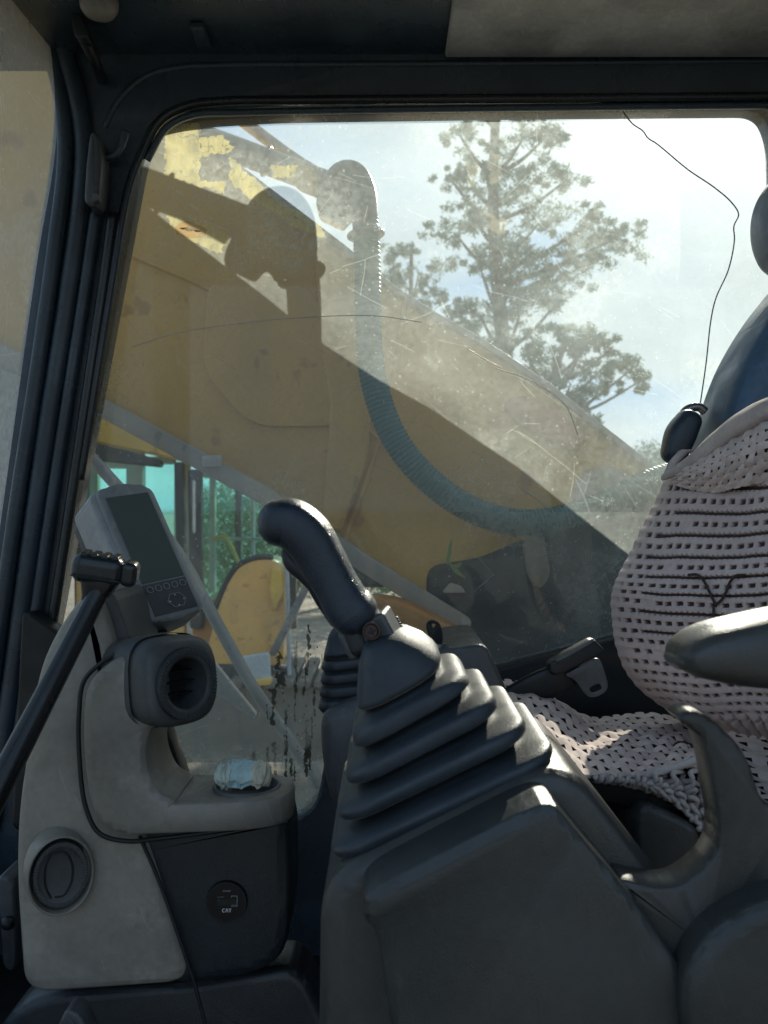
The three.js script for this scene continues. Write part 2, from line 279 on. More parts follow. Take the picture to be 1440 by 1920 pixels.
  // front glass, running from the corner post towards the door
  const edge = resample([[70, -60], [97, 120], [101, 215], [90, 330], [60, 505], [0, 935], [-50, 1290]].map(([x, y]) => [x, y]), 24).map(([x, y]) => P(x + 4, y, 1.452));
  const rows = (off) => edge.map((p) => { const r = []; for (let j = 0; j <= 10; j++) r.push(V(p.x + off - 0.05 * j / 10, p.y, lerp(p.z, -0.47, j / 10))); return r; });
  const uvd = (g, sx, sy) => { const p = g.attributes.position, uv = []; for (let i = 0; i < p.count; i++) uv.push(p.getZ(i) * sx, p.getY(i) * sy); g.setAttribute('uv', new THREE.Float32BufferAttribute(uv, 2)); return g; };
  const wind = part(cab, 'windshield', uvd(grid(rows(0), false, false), 1, 1), glass, { uv: true });
  part(wind, 'dust_film', uvd(grid(rows(0.003), false, false), 0.9, 0.9), film([0.93, 0.84, 0.72], filmTex(301, 0.16, 0.56)), { uv: true });
}
// the side window: pane, dust on it, old sticker glue, flakes of tint film, the long crack
{
  const shape = roundShape(openPts.map(([x, y, r]) => [x + (x < 300 ? -8 : x > 1400 ? 8 : 0), y + (y < 330 ? -8 : 8), r]), 1.5, 0.03);
  const sheet = (z) => { const g = new THREE.ShapeGeometry(shape, 10); g.translate(0, 0, z); const p = g.attributes.position, uv = []; for (let i = 0; i < p.count; i++) uv.push(p.getX(i) + 0.5, p.getY(i)); g.setAttribute('uv', new THREE.Float32BufferAttribute(uv, 2)); return g; };
  const win = part(cab, 'side_window', sheet(-1.5), glass, { uv: true });
  part(win, 'dust_film', sheet(-1.4965), film([0.89, 0.96, 0.94], filmTex(77, 0.0, 0.36)), { uv: true });
  const R = rng(5);
  const rag = (pts, d, step, amp) => { const out = []; pts.forEach((a, i) => { const b = pts[(i + 1) % pts.length], n = Math.max(1, Math.round(Math.hypot(b[0] - a[0], b[1] - a[1]) / step)); for (let k = 0; k < n; k++) out.push([lerp(a[0], b[0], k / n) + (R() - 0.5) * amp, lerp(a[1], b[1], k / n) + (R() - 0.5) * amp]); }); const s = new THREE.Shape(out.map(([x, y]) => { const p = P(x, y, d); return new THREE.Vector2(p.x, p.y); })); const g = new THREE.ShapeGeometry(s); g.translate(0, 0, -d); const p = g.attributes.position, uv = []; for (let i = 0; i < p.count; i++) uv.push(p.getX(i) * 4, p.getY(i) * 4); g.setAttribute('uv', new THREE.Float32BufferAttribute(uv, 2)); return g; };
  const glueTex = tex(512, 512, (u, v) => { const n = fbm(u * 14, v * 14, 4, 91), s = Math.abs(fbm(u * 9, v * 9, 4, 95) - 0.5), q = vnoise(u * 60, v * 7, 97), k = 0.06 + 0.5 * n + 0.14 * q - 0.3 * sstep(0.02, 0.0, s); return [k, k, k]; });
  const glue = film([0.86, 0.76, 0.36], glueTex, 0.85), faint = film([0.62, 0.58, 0.44], tex(256, 256, (u, v) => { const k = 0.26 * sstep(0.38, 0.72, fbm(u * 12, v * 7, 4, 191)); return [k, k, k]; }), 0.85);
  const patches = [[[308, 236], [375, 232], [374, 338], [424, 342], [420, 364], [310, 330]], [[376, 258], [415, 256], [440, 276], [424, 290], [400, 288], [376, 296]], [[312, 402], [370, 412], [430, 442], [414, 478], [380, 462], [318, 430]], [[430, 292], [470, 330], [530, 380], [600, 420], [612, 446], [560, 430], [470, 372], [432, 340]], [[506, 312], [560, 308], [552, 330], [516, 334]],
    [[872, 300], [905, 300], [900, 352], [880, 352]], [[898, 280], [945, 290], [948, 345], [912, 340]], [[905, 400], [948, 410], [950, 440], [900, 425]], [[532, 264], [590, 262], [588, 276], [540, 276]]];
  patches.forEach((p, i) => part(win, 'glue_stain', rag(p, 1.4952 - i * 0.00005, 5, i < 5 ? 7 : 13), i < 5 ? glue : faint, { uv: true }));
  const rust = film([0.62, 0.20, 0.02], glueTex, 0.6);
  part(win, 'rust_spot', rag([[328, 424], [350, 414], [390, 432], [380, 446], [352, 450], [332, 438]], 1.4944, 6, 5), rust, { uv: true });
  part(win, 'rust_spot', rag([[336, 428], [352, 426], [382, 435], [352, 433]], 1.4940, 5, 2), M.flake, { uv: true });
  // crumbled dark film by the lower corner and along the seal
  const fl = [];
  const patch = (cx, cy, w, h, n, s) => { for (let i = 0; i < n; i++) { const x = cx + (R() - 0.5) * w, y = cy + (R() - 0.5) * h, r = s * (0.35 + R()), pts = []; for (let k = 0; k < 7; k++) { const a = k / 7 * 6.283; pts.push([x + Math.cos(a) * r * (0.5 + 0.7 * R()), y + Math.sin(a) * r * (0.6 + 1.1 * R())]); } fl.push(rag(pts, 1.4938 - R() * 0.0012, 50, 0)); } };
  const streak = (x, y0, y1, w, lean = 0) => { let y = y0; while (y < y1) { const h = 14 + R() * 34, ww = w * (0.5 + R() * 0.8), cx = x + lean * (y - y0) + (R() - 0.5) * w * 0.5; if (R() < 0.78) fl.push(rag([[cx - ww / 2, y], [cx + ww / 2, y], [cx + ww / 2 + (R() - 0.5) * 4, y + h], [cx - ww / 2 + (R() - 0.5) * 4, y + h]], 1.4938 - R() * 0.001, 4, w * 0.7)); y += h * (0.7 + R() * 0.5); } };
  streak(526, 1222, 1270, 16); streak(512, 1290, 1330, 10); streak(536, 1290, 1340, 10); streak(501, 1320, 1470, 3.5); streak(516, 1390, 1450, 9); streak(537, 1330, 1450, 5); streak(556, 1190, 1450, 4.5, -0.02); streak(578, 1170, 1300, 6, -0.06); streak(590, 1290, 1440, 5, -0.1); streak(574, 1360, 1440, 6); streak(476, 1408, 1440, 9); streak(546, 1420, 1490, 5); streak(604, 1180, 1260, 5);
  for (const [x, y, w, h, n, r] of [[520, 1310, 44, 46, 10, 2.2], [580, 1300, 30, 190, 26, 1.8], [556, 1400, 50, 110, 20, 1.6]]) patch(x, y, w, h, n, r);
  for (let i = 0; i < 60; i++) { const t = R(); patch(lerp(238, 205, t), lerp(400, 560, t), 6, 10, 1, 3.2); }
  part(win, 'film_flake', fl, M.flake, { kind: 'stuff' });
  part(win, 'crack', tube([[1168, 210], [1186, 232], [1206, 246], [1214, 258], [1232, 270], [1290, 318], [1340, 352], [1372, 380], [1385, 402], [1376, 424], [1377, 450], [1366, 505], [1342, 560], [1333, 600], [1324, 680], [1312, 764]].map(([x, y]) => P(x, y, 1.488)), 0.0011, 120, 6), M.greyDark);
  const scr = []; for (const l of [[[250, 650], [330, 625], [450, 606], [560, 596], [700, 592], [790, 604]], [[930, 690], [1000, 716], [1060, 760], [1084, 816]], [[975, 914], [1010, 938], [1040, 962]], [[880, 655], [900, 668], [940, 690]]]) scr.push(tube(l.map(([x, y]) => P(x, y, 1.4925)), 0.0007, 40, 5));
  part(win, 'reflection_line', scr, M.white);  // long pale curves draw in the reflection of the door frame
}

// ───────────────────────── outside: boom, hose, rail ─────────────────────────
{
  const D = 1.85, boom = thing('boom', 'yellow dirt-stained digger boom slanting across behind the side window', 'boom', P(900, 1200, 2.0));
  const top = [[-160, -156], [150, 80], [330, 217], [451, 309], [515, 358], [590, 415], [650, 461], [740, 534], [820, 586], [900, 630], [1040, 724], [1100, 772], [1245, 886], [1380, 1000]];
  const low = [[1380, 1240], [885, 1196], [700, 1082], [500, 946], [170, 768], [-200, 570]];
  part(boom, 'side_plate', ext(roundShape([...top, ...low].map(([x, y]) => [x, y, 0.02]), D, 0.02), D, 2.32, 0.006, 2), M.yellow);
  const strip = (pts, w) => [...pts, ...pts.slice().reverse().map(([x, y]) => [x + (w > 0 ? -6 : 6), y + w])];
  part(boom, 'lower_flange', plate(strip(low.slice(1).reverse().map(([x, y]) => [x, y - 34]), 36), D - 0.035, D + 0.01, 0.004, 0.01), M.flange);
  part(boom, 'upper_flange', plate(strip(top.slice(2, 13), 12), D - 0.012, D + 0.01, 0.003, 0.01), M.flange);
  part(boom, 'weld_plate', plate([[990, 740], [1050, 770], [1100, 830], [1080, 850], [960, 790], [940, 750]], D - 0.010, D + 0.005, 0.003, 0.02), M.orange);
  part(boom, 'weld_plate', plate([[390, 520], [560, 520], [690, 690], [640, 800], [470, 800], [380, 700]], D - 0.010, D + 0.005, 0.003, 0.05), M.yellow);
  part(boom, 'label_plate', plate([[378, 855], [414, 853], [415, 874], [380, 876]], D - 0.042, D - 0.03, 0.001, 0.002), M.white);
  part(boom, 'weld_bead', tube([[250, 480], [420, 560], [560, 690], [720, 830], [900, 960], [1060, 1060]].map(([x, y]) => P(x, y, D - 0.001)), 0.005, 60, 8), M.yellow);
  part(boom, 'weld_bead', tube([[760, 560], [740, 700], [700, 860], [640, 1030]].map(([x, y]) => P(x, y, D - 0.001)), 0.006, 40, 8), M.yellow);
  part(boom, 'side_rib', plate([[590, 480], [664, 520], [700, 700], [690, 860], [640, 1000], [604, 980], [620, 760], [600, 620]], D - 0.014, D + 0.003, 0.004, 0.02), M.yellow);
  part(boom, 'pin_boss', new THREE.CylinderGeometry(0.06, 0.06, 0.05, 28).rotateX(Math.PI / 2).translate(...P(1130, 930, D - 0.02).toArray()), M.flange);
  // steel pipes that run along the top of the boom, and their clamp
  part(boom, 'oil_pipe', tube([[120, 165], [300, 230], [455, 286], [540, 318], [632, 352]].map(([x, y]) => P(x, y, 1.85)), 0.027, 60, 16), M.pipe);
  part(boom, 'oil_pipe', tube([[240, 60], [380, 168], [470, 238], [560, 304], [640, 350]].map(([x, y]) => P(x, y, 1.96)), 0.014, 60, 12), M.pipe);
  for (const x of [380, 500]) part(boom, 'pipe_band', new THREE.TorusGeometry(0.029, 0.004, 8, 24).rotateY(Math.PI / 2).rotateZ(-0.35).translate(...P(x, 258 + (x - 380) * 0.37, 1.85).toArray()), M.fitting);
  part(boom, 'pipe_clamp', plate([[548, 300], [590, 314], [600, 372], [560, 356], [544, 334]], 1.815, 1.825, 0.003, 0.01), M.yellow);
}
{
  const hose = thing('corrugated_hose', 'teal grey corrugated hose sagging in a curve outside the side window', 'hose', P(880, 980, 1.78));
  const c = curve([[668, 350, 1.80], [683, 400, 1.79], [688, 470, 1.78], [690, 560, 1.78], [692, 640, 1.77], [702, 720, 1.76], [740, 822, 1.75], [806, 902, 1.75], [890, 958, 1.755], [980, 980, 1.76], [1070, 968, 1.77], [1150, 938, 1.78], [1230, 900, 1.80], [1300, 880, 1.83]].map((a) => P(...a)));
  const L = c.getLength(), n = Math.round(L / 0.0088) * 6, fr = c.computeFrenetFrames(n), rings = [];
  for (let i = 0; i <= n; i++) { const p = c.getPointAt(i / n), r = 0.0242 + 0.0030 * Math.sqrt(Math.abs(Math.sin(i / 6 * Math.PI))), g = []; for (let j = 0; j < 26; j++) { const a = j / 26 * 2 * Math.PI; g.push(p.clone().addScaledVector(fr.normals[i], Math.cos(a) * r).addScaledVector(fr.binormals[i], Math.sin(a) * r)); } rings.push(g); }
  part(hose, 'tube', loft(rings), M.hose);
  const fit = thing('hose_fitting', 'dark bulky elbow at the upper end of the corrugated hose, on top of the boom', 'pipe fitting', P(640, 360, 1.8));
  part(fit, 'elbow', sweep([[618, 352, 1.82, 18, 0.024], [640, 330, 1.81, 24, 0.028], [664, 332, 1.80, 26, 0.03], [680, 362, 1.79, 26, 0.03], [684, 408, 1.785, 25, 0.029]], 30, 24, 2.4), M.fitting);
  part(fit, 'clamp', new THREE.TorusGeometry(0.033, 0.006, 10, 30).rotateX(Math.PI / 2).rotateZ(0.12).translate(...P(686, 440, 1.785).toArray()), M.steel);
  part(fit, 'mount', plate([[592, 372], [606, 340], [624, 314], [642, 299], [665, 302], [690, 318], [688, 360], [690, 398], [674, 418], [662, 396], [650, 404], [642, 416], [594, 393]], 1.80, 1.87, 0.005, 0.008), M.fitting);
  const rail = thing('grab_rail', 'chipped grey steel grab rail bending down past the monitor outside the window', 'handrail', P(470, 1450, 1.62));
  part(rail, 'rail_tube', tube([[128, 812], [160, 846], [214, 905], [262, 956], [308, 1002], [346, 1056], [384, 1126], [430, 1210], [478, 1294], [540, 1384], [600, 1478], [640, 1560]].map(([x, y]) => P(x, y, 1.64)), 0.0115, 120, 16), M.rail);
  part(rail, 'pale_wedge', plate([[388, 1238], [402, 1244], [480, 1340], [474, 1350], [400, 1300]], 1.66, 1.68, 0.002, 0.002), M.white);  // pale flat wedge next to the rail
}
{ // the machine's own deck and engine side behind the seat, under the boom
  const deck = thing('machine_deck', 'dark grimy machine body with weeds under the boom, beside the seat', 'machine body', P(1050, 1400, 1.8));
  part(deck, 'housing', plate([[800, 1062], [900, 1046], [980, 1012], [1080, 968], [1160, 945], [1240, 905], [1500, 820], [1500, 1500], [800, 1500]], 1.84, 2.3, 0.01, 0.03), M.machine);
  part(deck, 'orange_block', plate([[690, 1120], [760, 1130], [880, 1192], [886, 1300], [700, 1320]], 1.72, 1.84, 0.01, 0.03), M.orange);  // plain orange block under the boom flange
  part(deck, 'cover_strip', plate([[830, 1112], [846, 1094], [866, 1100], [874, 1112]], 1.80, 1.83, 0.002, 0.005), M.flange);
  part(deck, 'belt_guard', plate([[980, 1010], [1020, 1005], [1034, 1080], [1010, 1110], [990, 1080]], 1.82, 1.85, 0.004, 0.02), M.pipe);
  const sprig = thing('weed_sprig', 'small bright green sprig caught on the dark machine body below the hose', 'weed', P(850, 1080, 1.8)), leaf = (pts, d) => part(sprig, 'leaf', plate(pts, d, d + 0.0015, 0, 0.004), M.leafy);
  leaf([[836, 1056], [842, 1020], [848, 1008], [846, 1040], [840, 1060]], 1.80); leaf([[838, 1052], [852, 1060], [872, 1082], [874, 1086], [852, 1074]], 1.795); leaf([[848, 1060], [868, 1054], [860, 1066]], 1.79);
}
// second digger, parked some metres beyond
{
  const dg = thing('parked_digger', 'second yellow digger with teal tinted cab windows, parked beyond the side window', 'excavator', P(360, 1434, 7.4));
  const box = (name, pts, d0, d1, m, r = 0.03) => part(dg, name, plate(pts, d0, d1, 0.012, r), m);
  const pane = (pts, d) => { const g = new THREE.ShapeGeometry(roundShape(pts, d, 0.06)); g.translate(0, 0, -d); return part(dg, 'window_pane', g, teal); };
  box('cab_roof', [[60, 782], [240, 774], [470, 830], [548, 890], [548, 906], [150, 822], [60, 822]], 6.5, 7.9, M.yellowBright);
  box('roof_beam', [[60, 822], [150, 822], [300, 862], [300, 876], [60, 852]], 6.48, 6.6, M.black);
  for (const [a, b, c, d] of [[136, 824, 160, 1240], [326, 866, 342, 1040], [352, 880, 376, 1180], [536, 900, 552, 1180]]) box('cab_post', [[a, b], [c, b], [c + 4, d], [a + 4, d]], 6.5, 6.6, M.dark, 0.02);
  for (const [a, b, c, d] of [[236, 848, 268, 1060], [440, 880, 452, 1160]]) box('cab_post', [[a, b], [c, b], [c, d], [a, d]], 7.75, 7.85, M.greyDark, 0.02);
  pane([[160, 826], [330, 868], [330, 1040], [160, 1040]], 6.55); part(dg, 'hand_bar', tube([[398, 1012], [420, 1006], [436, 1030], [448, 1058]].map(([x, y]) => P(x, y, 6.8)), 0.016, 20, 8), M.yellowBright);
  part(dg, 'cowl_trim', tube([[404, 1140], [428, 1086], [448, 1060], [480, 1046], [512, 1044]].map(([x, y]) => P(x, y, 6.36)), 0.022, 30, 8), M.machine); box('cowl_side', [[508, 1060], [528, 1068], [532, 1112], [512, 1152], [504, 1110]], 6.30, 6.36, M.yellowBright, 0.05);
  box('cowl_base', [[376, 1246], [540, 1250], [540, 1282], [376, 1282]], 6.3, 7.0, M.machine, 0.03);
  pane([[376, 882], [538, 902], [538, 1064], [470, 1164], [376, 1164]], 6.55); pane([[150, 830], [548, 892], [548, 1120], [150, 1120]], 7.8);
  for (const [a, b, c, d] of [[140, 826, 182, 1040], [238, 846, 266, 1120], [182, 836, 238, 878], [266, 856, 326, 870], [182, 932, 238, 1120], [266, 1034, 330, 1120], [326, 866, 354, 1120], [392, 880, 402, 1110], [470, 890, 476, 1110], [378, 876, 548, 896], [378, 1008, 548, 1014]]) box('cab_wall', [[a, b], [c, b], [c, d], [a, d]], 7.6, 7.7, M.cabwall, 0.03);
  box('grab_bar', [[360, 900], [366, 900], [366, 1000], [360, 1000]], 6.42, 6.45, M.white, 0.005);
  box('boom_arm', [[-200, 380], [40, 330], [96, 420], [60, 1320], [-200, 1320]], 5.9, 6.4, M.armDark, 0.1);
  box('door_panel', [[140, 1040], [345, 1040], [345, 1260], [140, 1260]], 6.5, 6.6, M.yellow);
  part(dg, 'inner_seat', [plate([[470, 1060], [500, 1052], [530, 1066], [520, 1120], [440, 1170], [420, 1160], [452, 1110]], 6.9, 7.3, 0.03, 0.06)], M.dark);
  box('engine_cowl', [[380, 1250], [408, 1140], [432, 1070], [452, 1052], [500, 1046], [526, 1058], [534, 1110], [530, 1262]], 6.35, 6.9, M.cowl, 0.12);
  box('engine_cowl', [[360, 1130], [420, 1124], [420, 1290], [360, 1290]], 6.6, 7.6, M.orange, 0.05);
  box('step_rail', [[534, 1060], [541, 1060], [546, 1270], [538, 1270]], 6.3, 6.34, M.tarp, 0.01);
  box('brace', [[572, 1090], [586, 1092], [516, 1232], [502, 1228]], 6.1, 6.2, M.steel, 0.02);
  box('brace', [[586, 1060], [760, 1060], [760, 1100], [586, 1104]], 6.6, 7.2, M.machine, 0.02);
  box('track_frame', [[40, 1290], [620, 1290], [650, 1340], [620, 1430], [40, 1430]], 6.2, 7.0, M.track, 0.2);
  for (let i = 0; i < 18; i++) box('track_shoe', [[44 + i * 32, 1276], [70 + i * 32, 1276], [70 + i * 32, 1292], [44 + i * 32, 1292]], 6.1, 7.1, M.track, 0.01);
  const t = thing('loose_panel', 'pale blue grey panel with yellow lower edge, standing before the second digger', 'panel', P(480, 1290, 5.9));
  part(t, 'sheet', plate([[452, 1232, 0.02], [504, 1224, 0.02], [507, 1276, 0.02], [470, 1280, 0.02]], 5.88, 5.93, 0.008, 0.02), M.tarp);
  part(t, 'edge', plate([[466, 1276], [508, 1272], [508, 1284], [468, 1288]], 5.86, 5.95, 0.006, 0.01), M.yellowBright);
  const hd = thing('hedge', 'dark green bushes beyond the second digger, seen through its cab', 'bushes', P(480, 1050, 17)); hd.userData.kind = 'stuff'; hd.userData.hold = 1; delete hd.userData.hold;
}
// trees
const bark = mat([0.11, 0.085, 0.06], 0.9, { scale: 0.8 });
const leafMat = (c) => new THREE.MeshPhysicalMaterial({ color: new THREE.Color().setRGB(...c), roughness: 0.7, transmission: 0.35, thickness: 0, side: THREE.DoubleSide, vertexColors: true, specularIntensity: 0.4 });
function leaves(spots, seed, size) { // spots: [Vector3, radius, count]
  const R = rng(seed), pos = [], col = [], a = V(), b = V(), n = V();
  for (const [c, r, count] of spots) for (let i = 0; i < count; i++) {
    n.set(R() - 0.5, R() - 0.5, R() - 0.5).normalize(); const q = c.clone().addScaledVector(n, r * 1.25 * Math.pow(R(), 0.8)); q.y = c.y + (q.y - c.y) * 0.75;
    a.set(R() - 0.5, R() - 0.5, R() - 0.5).normalize(); b.set(R() - 0.5, R() - 0.5, R() - 0.5).cross(a).normalize();
    const s = size * (0.5 + R()), w = s * 0.26, k = 0.7 + 0.6 * R();
    for (const p of [[-s, 0], [0, -w], [s, 0], [-s, 0], [s, 0], [0, w]]) { const v = q.clone().addScaledVector(a, p[0]).addScaledVector(b, p[1]); pos.push(v.x, v.y, v.z); col.push(k, k, k * 0.9); }
  }
  const g = new THREE.BufferGeometry(); g.setAttribute('position', new THREE.Float32BufferAttribute(pos, 3)); g.setAttribute('color', new THREE.Float32BufferAttribute(col, 3)); g.setAttribute('uv', new THREE.Float32BufferAttribute(new Float32Array(pos.length / 3 * 2), 2)); g.computeVertexNormals(); return g;
}
function tree(label, d, trunk, tr, clumps, m, seed, size, dens) {
  const base = P(trunk[0][0], 0, d); base.y = 0; const t = thing('tree', label, 'tree', base), R = rng(seed), limbs = [], spots = [];
  const pts = trunk.map(([x, y]) => P(x, y, d)); pts[0].y = 0;
  part(t, 'trunk', tube(pts, (k) => tr * (1 - 0.8 * k) + 0.02, 40, 10), bark);
  const c = curve(pts);
  for (const [x, y, r] of clumps) {
    const q = P(x, y, d + (R() - 0.5) * r / F * d * 2.4), rr = r / F * d;
    let best = c.getPoint(0.5), bd = 1e9; for (let k = 0.25; k < 0.98; k += 0.03) { const p = c.getPoint(k), e = Math.hypot(p.x - q.x, (p.y + 0.5 - q.y) * 1.4 + 0.4); if (e < bd) { bd = e; best = p; } }
    limbs.push(tube([best, best.clone().lerp(q, 0.5).add(V(0, -0.1, 0)), q], (k) => tr * 0.22 * (1 - 0.8 * k) + 0.01, 10, 6));
    const nn = Math.round(rr * 17) + 5;
    for (let i = 0; i < nn; i++) spots.push([q.clone().add(V((R() + R() - 1) * 1.5 * rr, (R() + R() - 1) * 1.0 * rr, (R() - 0.5) * 2 * rr)), rr * (0.16 + 0.34 * R()), Math.round(dens * (0.4 + R()))]);
  }
  part(t, 'limbs', limbs, bark);
  part(t, 'crown', leaves(spots, seed + 1, size), m, { uv: true });
}
{
  const g1 = leafMat([0.19, 0.26, 0.225]), g2 = leafMat([0.13, 0.20, 0.14]), g3 = leafMat([0.20, 0.28, 0.16]);
  tree('tall open grey green tree filling the middle of the side window', 17, [[975, 1100], [960, 800], [935, 560], [925, 400], [930, 200], [940, 40]], 0.20,
    [[860, 250, 36], [905, 300, 40], [985, 250, 50], [1010, 330, 46], [880, 380, 44], [855, 440, 40], [945, 420, 50], [1010, 420, 50], [1060, 340, 36], [1090, 430, 40], [1140, 455, 44], [1165, 440, 30], [1110, 490, 40], [960, 500, 50], [900, 500, 40], [1030, 520, 46], [980, 570, 50], [900, 590, 46], [860, 590, 26], [1050, 560, 36], [840, 330, 26], [870, 320, 30], [1030, 250, 34], [940, 180, 60], [1000, 150, 50], [870, 160, 40], [930, 350, 44], [1120, 410, 26], [1080, 480, 34], [940, 560, 40], [1000, 470, 50]], g1, 901, 0.05, 105);
  tree('broad dark tree standing low behind the boom, right of the tall tree', 15, [[1010, 1100], [1020, 860], [1040, 700], [1060, 640]], 0.16,
    [[930, 640, 40], [985, 650, 46], [1040, 650, 44], [1090, 660, 44], [1140, 680, 40], [1175, 700, 34], [1200, 715, 22], [1000, 710, 46], [1070, 720, 50], [1120, 740, 36], [1050, 770, 40], [1095, 790, 30], [960, 690, 34], [1150, 650, 24], [1110, 630, 28]], g2, 931, 0.045, 125);
  tree('small pale tree between the hose and the tall tree', 24, [[765, 1100], [768, 700], [770, 560], [772, 460]], 0.14,
    [[770, 470, 30], [745, 500, 30], [785, 510, 30], [760, 540, 34], [800, 560, 26], [735, 530, 22], [820, 575, 22], [775, 580, 30]], g1, 951, 0.055, 110);
  { const hd = scene.getObjectByName('hedge'), hs = [], R = rng(71); for (let x = 350; x < 760; x += 9) { const h = 915 + 22 * Math.sin(x * 0.04) + 14 * Math.sin(x * 0.13) + R() * 24; for (let y = h; y < 1110; y += 16) hs.push([P(x + R() * 6, y, 17 + R() * 2), 0.22 + R() * 0.14, 46]); } part(hd, 'foliage', leaves(hs, 72, 0.06), g3, { uv: true }); }
  const far = thing('distant_tree', 'low hazy tree line by the seat edge at the right of the window', 'trees', P(1240, 900, 60)); far.userData.kind = 'stuff';
  const sp = [], R = rng(77); for (let x = 1100; x < 1420; x += 7) { const h = 842 + 10 * Math.sin(x * 0.05) + R() * 18; for (let y = h; y < 940; y += 14) sp.push([P(x, y, 60 + R() * 6), 0.6 + R() * 0.4, 40]); }
  part(far, 'crown', leaves(sp, 78, 0.16), g1, { uv: true });
}

// ───────────────────────── left console with joystick ─────────────────────────
{
  const con = thing('joystick_console', 'dark plastic console with the near joystick, its screw clamp and big ribbed boot', 'control console', P(860, 1700, 0.7));
  part(con, 'console_body', ext(roundShape([[600, 1654, 0.034], [1066, 1420, 0.04], [1262, 1668, 0.2], [1400, 1860], [1330, 2100], [594, 2100]], 0.665, 0.02, 0.034), 0.665, 0.885, 0.016, 5), M.console);
  part(con, 'side_cover', ext(roundShape([[676, 1696, 0.008], [700, 1668, 0.012], [1000, 1514, 0.016], [1042, 1508, 0.012], [1068, 1542, 0.016], [1172, 1662, 0.03], [1296, 1840, 0.02], [1310, 2100], [760, 2100], [724, 1870, 0.04], [714, 1800, 0.02], [704, 1748, 0.012], [684, 1736, 0.008]], 0.615, 0.01, 0.02), 0.615, 0.69, 0.009, 5), M.cover);
  // boot: a cap and four folds, each a rounded ring that tucks under the one above
  const rims = [[668, 1345, 832, 1256, 0.700, 0.128], [661, 1422, 892, 1293, 0.695, 0.142], [648, 1492, 946, 1341, 0.690, 0.156], [634, 1562, 1002, 1386, 0.685, 0.170], [626, 1636, 1052, 1436, 0.680, 0.184]];
  const ring = (xl, yl, xr, yr, d, dep, r = 0.03, k = 0, lift = 0) => { // k insets the ring
    const FL = P(xl, yl, d), FR = P(xr, yr, d), e = FR.clone().sub(FL), B = V(0, 0.02 * dep, -dep);
    const up = V(-e.y, e.x, 0).normalize().multiplyScalar(lift);
    FL.addScaledVector(e, k).addScaledVector(B, k * e.length() / dep).add(up); FR.addScaledVector(e, -k).addScaledVector(B, k * e.length() / dep).add(up);
    return roundRing(FL, FR, B.clone().multiplyScalar(1 - 2 * k * e.length() / dep), r, 9);
  };
  const boot = new THREE.Group();
  const c = rims[0];
  part(con, 'boot_cap', loft([ring(...c, 0.03, 0.10, 0.004), ring(...c, 0.03, 0.03, -0.002), ring(...c, 0.032, 0, 0.001), ring(667, 1334, 832, 1246, 0.7, 0.128, 0.034), ring(668, 1300, 822, 1234, 0.702, 0.124, 0.036), ring(671, 1260, 800, 1215, 0.708, 0.112, 0.036), ring(678, 1224, 768, 1197, 0.718, 0.09, 0.034), ring(686, 1204, 750, 1188, 0.728, 0.07, 0.03), ring(700, 1194, 736, 1185, 0.738, 0.048, 0.02)].reverse()), M.rubber);
  for (let i = 1; i < rims.length; i++) {
    const a = rims[i - 1], b = rims[i], at = (t, grow) => { const q = a.map((v, k) => lerp(v, b[k], t)); return q; };
    const R = 0.034;
    part(con, 'boot_fold', loft([ring(...b, R, 0.10, 0.013), ring(...b, R, 0.07, 0.007), ring(...b, R, 0.042, 0.003), ring(...b, R, 0.020, 0.0012), ring(...at(0.96), R, 0.004), ring(...at(0.90), R, -0.006), ring(...at(0.82), R, -0.015), ring(...at(0.72), R, -0.024), ring(...at(0.62), R, -0.030), ring(...at(0.54), R, -0.030), ring(...at(0.47), R, -0.022), ring(...at(0.41), R, -0.006), ring(...at(0.37), R, 0.018), ring(...at(0.34), R, 0.045), ring(...at(0.30), R, 0.08), ring(...at(0.1), R, 0.10)].reverse()), M.rubber);
  }
  // stick: clamp with screw, collar, grip, trigger
  part(con, 'stem', sweep([[712, 1230, 0.76, 24, 0.012], [690, 1186, 0.76, 26, 0.013], [664, 1142, 0.76, 27, 0.014]], 12, 20), M.dark);
  const cl = part(con, 'clamp', place(rbox(0.045, 0.026, 0.036, 0.004), P(694, 1186, 0.755), V(0.85, 0.45, 0.2).normalize(), V(-0.47, 0.88, 0).normalize(), V(-0.17, -0.1, 0.98)), M.greyDark);
  part(con, 'clamp', sweep([[662, 1176, 0.752, 22, 0.016], [676, 1212, 0.752, 22, 0.016]], 6, 20, 3), M.dark);
  const sx = P(697, 1183, 0.728), sc = part(con, 'screw', mergeTo([new THREE.CylinderGeometry(0.0052, 0.0057, 0.006, 24).rotateX(Math.PI / 2).rotateY(-0.2).translate(sx.x, sx.y, sx.z), new THREE.TorusGeometry(0.0066, 0.0013, 8, 28).rotateY(-0.2).translate(sx.x, sx.y, sx.z + 0.0005)]), mat([0.06, 0.035, 0.03], 0.6, { scale: 0.05 }));
  part(sc, 'slot', mergeTo([0.4, 1.97].map((a) => rbox(0.0062, 0.0012, 0.001, 0.0003).rotateZ(a).rotateY(-0.2).translate(sx.x, sx.y, sx.z + 0.0034))), M.black);
  part(con, 'collar', sweep([[664, 1136, 0.752, 39, 0.022], [672, 1150, 0.752, 40, 0.023], [679, 1160, 0.753, 36, 0.021]], 10, 24, 2.3), M.dark);
  part(con, 'grip', sweep([[524, 980, 0.752, 45, 0.028], [548, 983, 0.752, 48, 0.030], [578, 1008, 0.752, 48, 0.030], [603, 1048, 0.752, 45, 0.028], [626, 1090, 0.752, 43, 0.027], [647, 1128, 0.752, 45, 0.027], [664, 1150, 0.752, 46, 0.027]], 60, 40, 2.3), M.grip);
